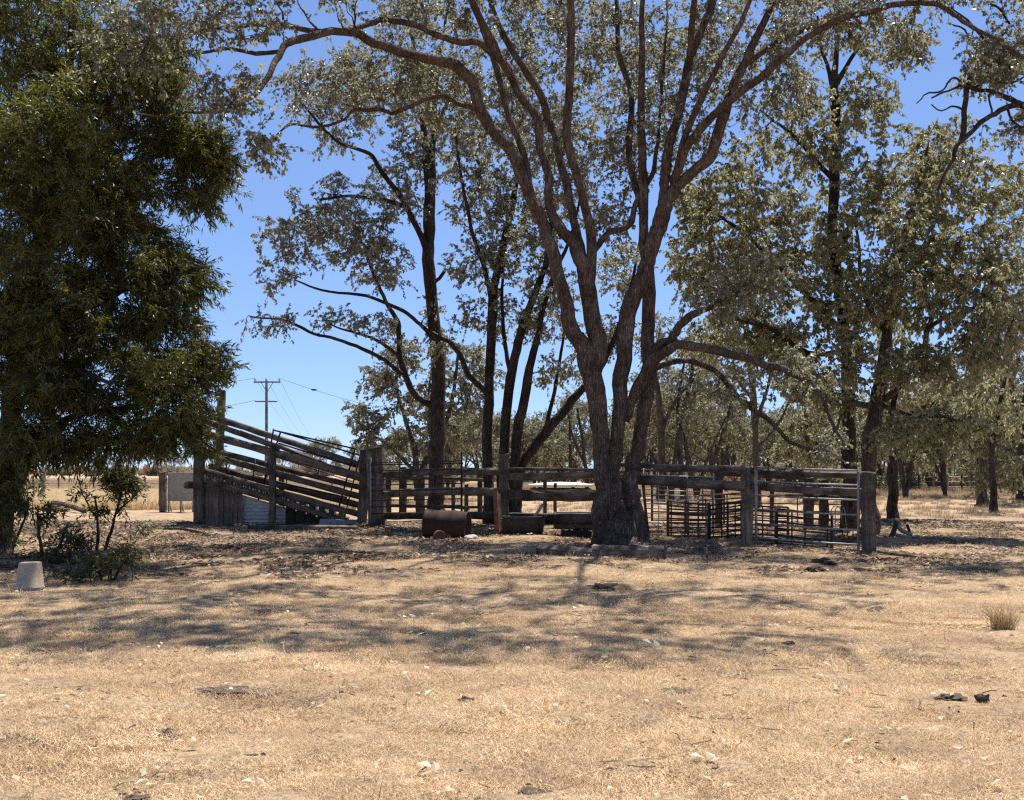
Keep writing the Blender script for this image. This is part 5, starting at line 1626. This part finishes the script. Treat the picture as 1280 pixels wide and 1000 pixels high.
near = in_view(2600, 4.2, 13, 1.5)
mid = in_view(4600, 13, 30, 2.0)
P = np.vstack([near, mid])
nz = noise2(P, 1.3, 1) + .6 * noise2(P, .6, 2)
keep = (nz > -1.2) | (r.uniform(0, 1, len(P)) < .3)
P = P[keep]
n = len(P)
scatter("short_dry_grass", P, np.column_stack([np.zeros(n), np.zeros(n), r.uniform(0, 6.28, n)]), r.uniform(.75, 1.35, n) * np.where(noise2(P, 2.2, 4) > .4, 1.15, .95), r.integers(0, 5, n), srcs)

# sparse taller stalks
srcs2 = []
for s in range(3):
    V, F, rc = blades(16, .10, .08, .20, .003, .45, 420 + s)
    srcs2.append(src('grass_stalks', mesh_np('grass_stalks', V, F, False, rc), M['grass']))
P = in_view(1500, 4.5, 30, 2)
n = len(P)
scatter("dry_grass_stalks", P, np.column_stack([np.zeros(n), np.zeros(n), r.uniform(0, 6.28, n)]), r.uniform(.6, 1.2, n), r.integers(0, 3, n), srcs2)

# paddock grass beyond the yards
srcs3 = []
for s in range(4):
    V, F, rc = blades(90, .35, .3, .75, .011, .35, 440 + s, .6)
    srcs3.append(src('tall_grass', mesh_np('tall_grass', V, F, False, rc), M['grass_pale']))
srcs4 = []
for s in range(4):
    V, F, rc = blades(70, .4, .22, .55, .016, .35, 450 + s, .6)
    srcs4.append(src('tall_brown_grass', mesh_np('tall_brown_grass', V, F, False, rc), M['grass_brown']))
P = in_view(5200, 43.5, 66, 0, -60, 470)
n = len(P)
scatter("pale_paddock_grass", P, np.column_stack([np.zeros(n), np.zeros(n), r.uniform(0, 6.28, n)]), r.uniform(.6, 1.15, n), r.integers(0, 4, n), srcs3)
P1_ = in_view(5200, 64, 150, 0, -60, 560)
P2_ = in_view(5200, 36, 110, 0, 470, 1340)
P = np.vstack([P1_, P2_])
nz = noise2(P, 9, 8)
P = P[(nz > -.9)]
n = len(P)
sc_ = np.where(P[:, 1] < 63, .55, .95) * r.uniform(.6, 1.15, n)
scatter("brown_paddock_grass", P, np.column_stack([np.zeros(n), np.zeros(n), r.uniform(0, 6.28, n)]), sc_, r.integers(0, 4, n), srcs4)


# scrub hiding the skyline between the trunks
def scrub_mesh(seed):
    r = np.random.default_rng(seed)
    nl = 900
    d = r.standard_normal((nl, 3))
    d /= np.linalg.norm(d, axis=1, keepdims=True)
    c = d * r.uniform(0, 1, (nl, 1)) ** .4 * np.array([1.5, 1.0, .8]) + [0, 0, .75]
    c[:, 2] = np.abs(c[:, 2]) * (1 + .25 * np.sin(c[:, 0] * 4 + seed))
    a = r.standard_normal((nl, 3)); a /= np.linalg.norm(a, axis=1, keepdims=True)
    b2 = np.cross(a, r.standard_normal((nl, 3))); b2 /= np.linalg.norm(b2, axis=1, keepdims=True)
    V = np.stack([c - a * .12, c + b2 * .07, c + a * .12, c - b2 * .07], 1).reshape(-1, 3)
    n2 = 60
    q = r.uniform(-1, 1, (n2, 2)) * [1.2, .8]
    p0 = np.column_stack([q, np.zeros(n2)])
    p2 = np.column_stack([q * 1.2 + r.normal(0, .2, (n2, 2)), r.uniform(.6, 1.7, n2)])
    Vt, Ft = tubes(np.stack([p0, (p0 + p2) / 2 + r.normal(0, .06, (n2, 3)), p2], 1), np.tile([[.03, .022, .01]], (n2, 1)), 3)
    F = np.vstack([np.arange(nl * 4).reshape(-1, 4), Ft + len(V)])
    return mesh_np('scrub', np.vstack([V, Vt]), [F], False, np.concatenate([r.uniform(0, 1, nl), np.zeros(n2 * 6)]))


ssrc = [src('scrub', scrub_mesh(s), M['leaf_gum_far'] if s % 2 else M['grass_brown']) for s in range(4)]
P = np.vstack([in_view(330, 78, 150, 0, 820, 1360), in_view(60, 110, 170, 0, 470, 820), in_view(160, 230, 420, 0, -60, 500)])
n = len(P)
scatter("distant_scrub_undergrowth", P, np.column_stack([np.zeros(n), np.zeros(n), r.uniform(0, 6.28, n)]), r.uniform(.5, 1.3, n) * np.where(P[:, 1] > 200, 1.3, 1.), r.integers(0, 4, n), ssrc)


# litter: leaves, bark flakes and twigs
def litter(n, rad, lmin, lmax, asp, seed, twigs=0):
    r = np.random.default_rng(seed)
    a = r.uniform(0, 6.28, n)
    q = rad * np.sqrt(r.uniform(0, 1, n))
    C = np.column_stack([q * np.cos(a), q * np.sin(a), r.uniform(.004, .03, n)])
    az = r.uniform(0, 6.28, n)
    tl = r.normal(0, .14, n)
    D = np.column_stack([np.cos(az) * np.cos(tl), np.sin(az) * np.cos(tl), np.sin(tl)])
    S = np.cross(D, np.array([0, 0, 1.]) + r.normal(0, .35, (n, 3)))
    S /= np.linalg.norm(S, axis=1, keepdims=True)
    l = r.uniform(lmin, lmax, n)[:, None]
    w = l * asp * r.uniform(.6, 1.3, n)[:, None]
    up = np.array([0, 0, 1.]) * l * r.uniform(-.1, .18, n)[:, None]
    V = np.stack([C - D * l / 2, C + S * w / 2 + up, C + D * l / 2, C - S * w / 2 + up], 1)
    tall = V[..., 2].min(axis=1)
    V[..., 2] += np.where(tall < .002, .002 - tall, 0)[:, None]
    V = V.reshape(-1, 3)
    F = [np.arange(n * 4).reshape(-1, 4)]
    rc = r.uniform(0, 1, n)
    if twigs:
        a = r.uniform(0, 6.28, twigs)
        q = rad * np.sqrt(r.uniform(0, 1, twigs))
        C = np.column_stack([q * np.cos(a), q * np.sin(a), np.full(twigs, .012)])
        az = r.uniform(0, 6.28, twigs)
        D = np.column_stack([np.cos(az), np.sin(az), r.normal(0, .08, twigs)]) * r.uniform(.04, .15, twigs)[:, None]
        Pm = C + D * .5 + r.normal(0, .008, (twigs, 3))
        Vt, Ft = tubes(np.stack([C, Pm, C + D], 1), np.tile([[.0035, .003, .002]], (twigs, 1)), 4)
        F = [np.vstack([F[0], Ft + len(V)])]
        V = np.vstack([V, Vt])
        rc = np.concatenate([rc, np.repeat(r.uniform(0, .6, twigs), 8)])
    return V, F, rc


srcs5 = []
for s in range(4):
    V, F, rc = litter(110, .45, .05, .13, .45, 460 + s, 16)
    srcs5.append(src('brown_litter', mesh_np('brown_litter', V, F, False, rc), M['litter']))
P = in_view(3300, 16, 34, 1.5)
dens = np.clip((P[:, 1] - 16) / 5, 0, 1) * np.clip((38 - P[:, 1]) / 6, 0, 1) * (.2 + .38 * (noise2(P, 4, 12) > .1)) + ((P[:, 0] < -.28 * P[:, 1]) & (P[:, 1] > 17)) * .3
P = P[r.uniform(0, 1, len(P)) < dens]
n = len(P)
scatter("brown_leaf_litter", P, np.column_stack([np.zeros(n), np.zeros(n), r.uniform(0, 6.28, n)]), r.uniform(.7, 1.3, n), r.integers(0, 4, n), srcs5)
# bleached leaves and bark flakes lying singly over the short grass
srcs6 = []
for s in range(6):
    V, F, rc = litter(3, .10, .03, .08, .6, 480 + s)
    V[:, 2] += .016
    srcs6.append(src('bleached_leaf', mesh_np('bleached_leaf', V, F, False, rc), M['pale_leaf']))
P = in_view(1900, 4.8, 26, 1)
P = P[(P[:, 1] < 13) | (r.uniform(0, 1, len(P)) < .4)]
n = len(P)
scatter("bleached_leaf_litter", P, np.column_stack([r.normal(0, .12, n), r.normal(0, .12, n), r.uniform(0, 6.28, n)]), r.uniform(.45, 1.25, n), r.integers(0, 6, n), srcs6)
srcs7 = []
for s in range(4):
    V, F, rc = litter(7, .16, .02, .05, .4, 490 + s, 1)
    V[:, 2] += .018
    srcs7.append(src('dark_leaf', mesh_np('dark_leaf', V, F, False, rc), M['litter']))
P = in_view(800, 4.8, 26, 1)
n = len(P)
scatter("dark_leaf_litter", P, np.column_stack([np.zeros(n), np.zeros(n), r.uniform(0, 6.28, n)]), r.uniform(.6, 1.4, n), r.integers(0, 4, n), srcs7)

# ------------------------------------------------------------------ dung pats, clods, sticks
dung = [(845, 857, .13, .035, "flat dark dung pat lying in the open grass right of centre, the widest one"),
        (1228, 866, .04, .06, "small upright black clod near the right edge of the short grass"),
        (1186, 862, .10, .04, "ragged brown dung patch just left of the small black clod at right"),
        (583, 872, .05, .045, "dark crumbly clod with pale leaves about it, below the drum in the open grass"),
        (752, 737, .17, .07, "dark dung pat in the dappled shade below the fallen log"),
        (1030, 708, .2, .09, "dark clod in the grass in front of the pale steel gate"),
        (1019, 718, .12, .07, "smaller dark clod just below the one in front of the steel gate"),
        (290, 873, .22, .03, "broad thin brown dung patch in the open grass at the left"),
        (209, 919, .05, .035, "small dark pellet-like clod low at the left"),
        (665, 988, .07, .02, "thin dark scrap of dung near the bottom edge, right of centre"),
        (630, 706, .24, .07, "dark earthy mound in the shade in front of the tub"),
        (985, 800, .06, .04, "little dark clod on open grass below the last fence bay"),
        (1136, 802, .05, .03, "tiny dark clod on the right side of the open grass"),
        (1100, 764, .14, .05, "brown dung pat in the grass right of the shade"),
        (170, 985, .06, .02, "dark crumb of dung at the bottom left")]
for i, (px, py, w, h, lb) in enumerate(dung):
    rock('dung_pat', G(px, py), (w, w * .75, h), M['dung'], lb, 'dung', 600 + i, 'dung pats and clods on the grass', .7, .12)
# dead stump and sticks right of the end post; one stick stands in for shade
stp = empty("dead_branch", G(1127, 672), "bleached broken branch with upturned dark stubs in the grass right of the end post", "branch")
Y = G(1127, 672)[1]
for pts, w, mt in (([(1114, 672), (1118, 662), (1121, 652)], .06, 'wood_dark'), ([(1120, 656), (1128, 664), (1140, 668)], .05, 'wood_pale'), ([(1134, 656), (1138, 668), (1139, 675)], .035, 'wood_dark'), ([(1118, 668), (1132, 671), (1150, 672)], .045, 'wood_pale')):
    Q = np.array([W(x, y, Y) for x, y in pts])
    Q[:, 2] = np.maximum(Q[:, 2], .03)
    bar(Q[0], Q[-1], w, stp, 'stub', M[mt], 6, Q[1:-1])
o = timber(G(1100, 694) + [0, 0, .05], G(1165, 700) + [0, 0, .04], .10, .09, None, 'fallen_branch', M['wood'], seed=700, square=0, rough=.15)  # stick added where only a dark line of shade lies
tag(o, "added grey stick standing in for a line of shade right of the end post", "branch")
for i, (xa, ya, xb, yb, w, lb) in enumerate(((300, 668, 352, 676, .06, "dark stick on the litter below the corrugated iron"),
                                             (205, 664, 262, 672, .07, "dark stick lying left of the loading ramp's high end"),
                                             (1008, 664, 1060, 668, .09, "dark baulk lying inside the yard behind the steel gate"))):
    o = timber(G(xa, ya) + [0, 0, .04], G(xb, yb) + [0, 0, .04], w, w, None, 'fallen_branch', M['wood_dark'], seed=710 + i, square=0, rough=.15, bow=.03)
    tag(o, lb, "branch")
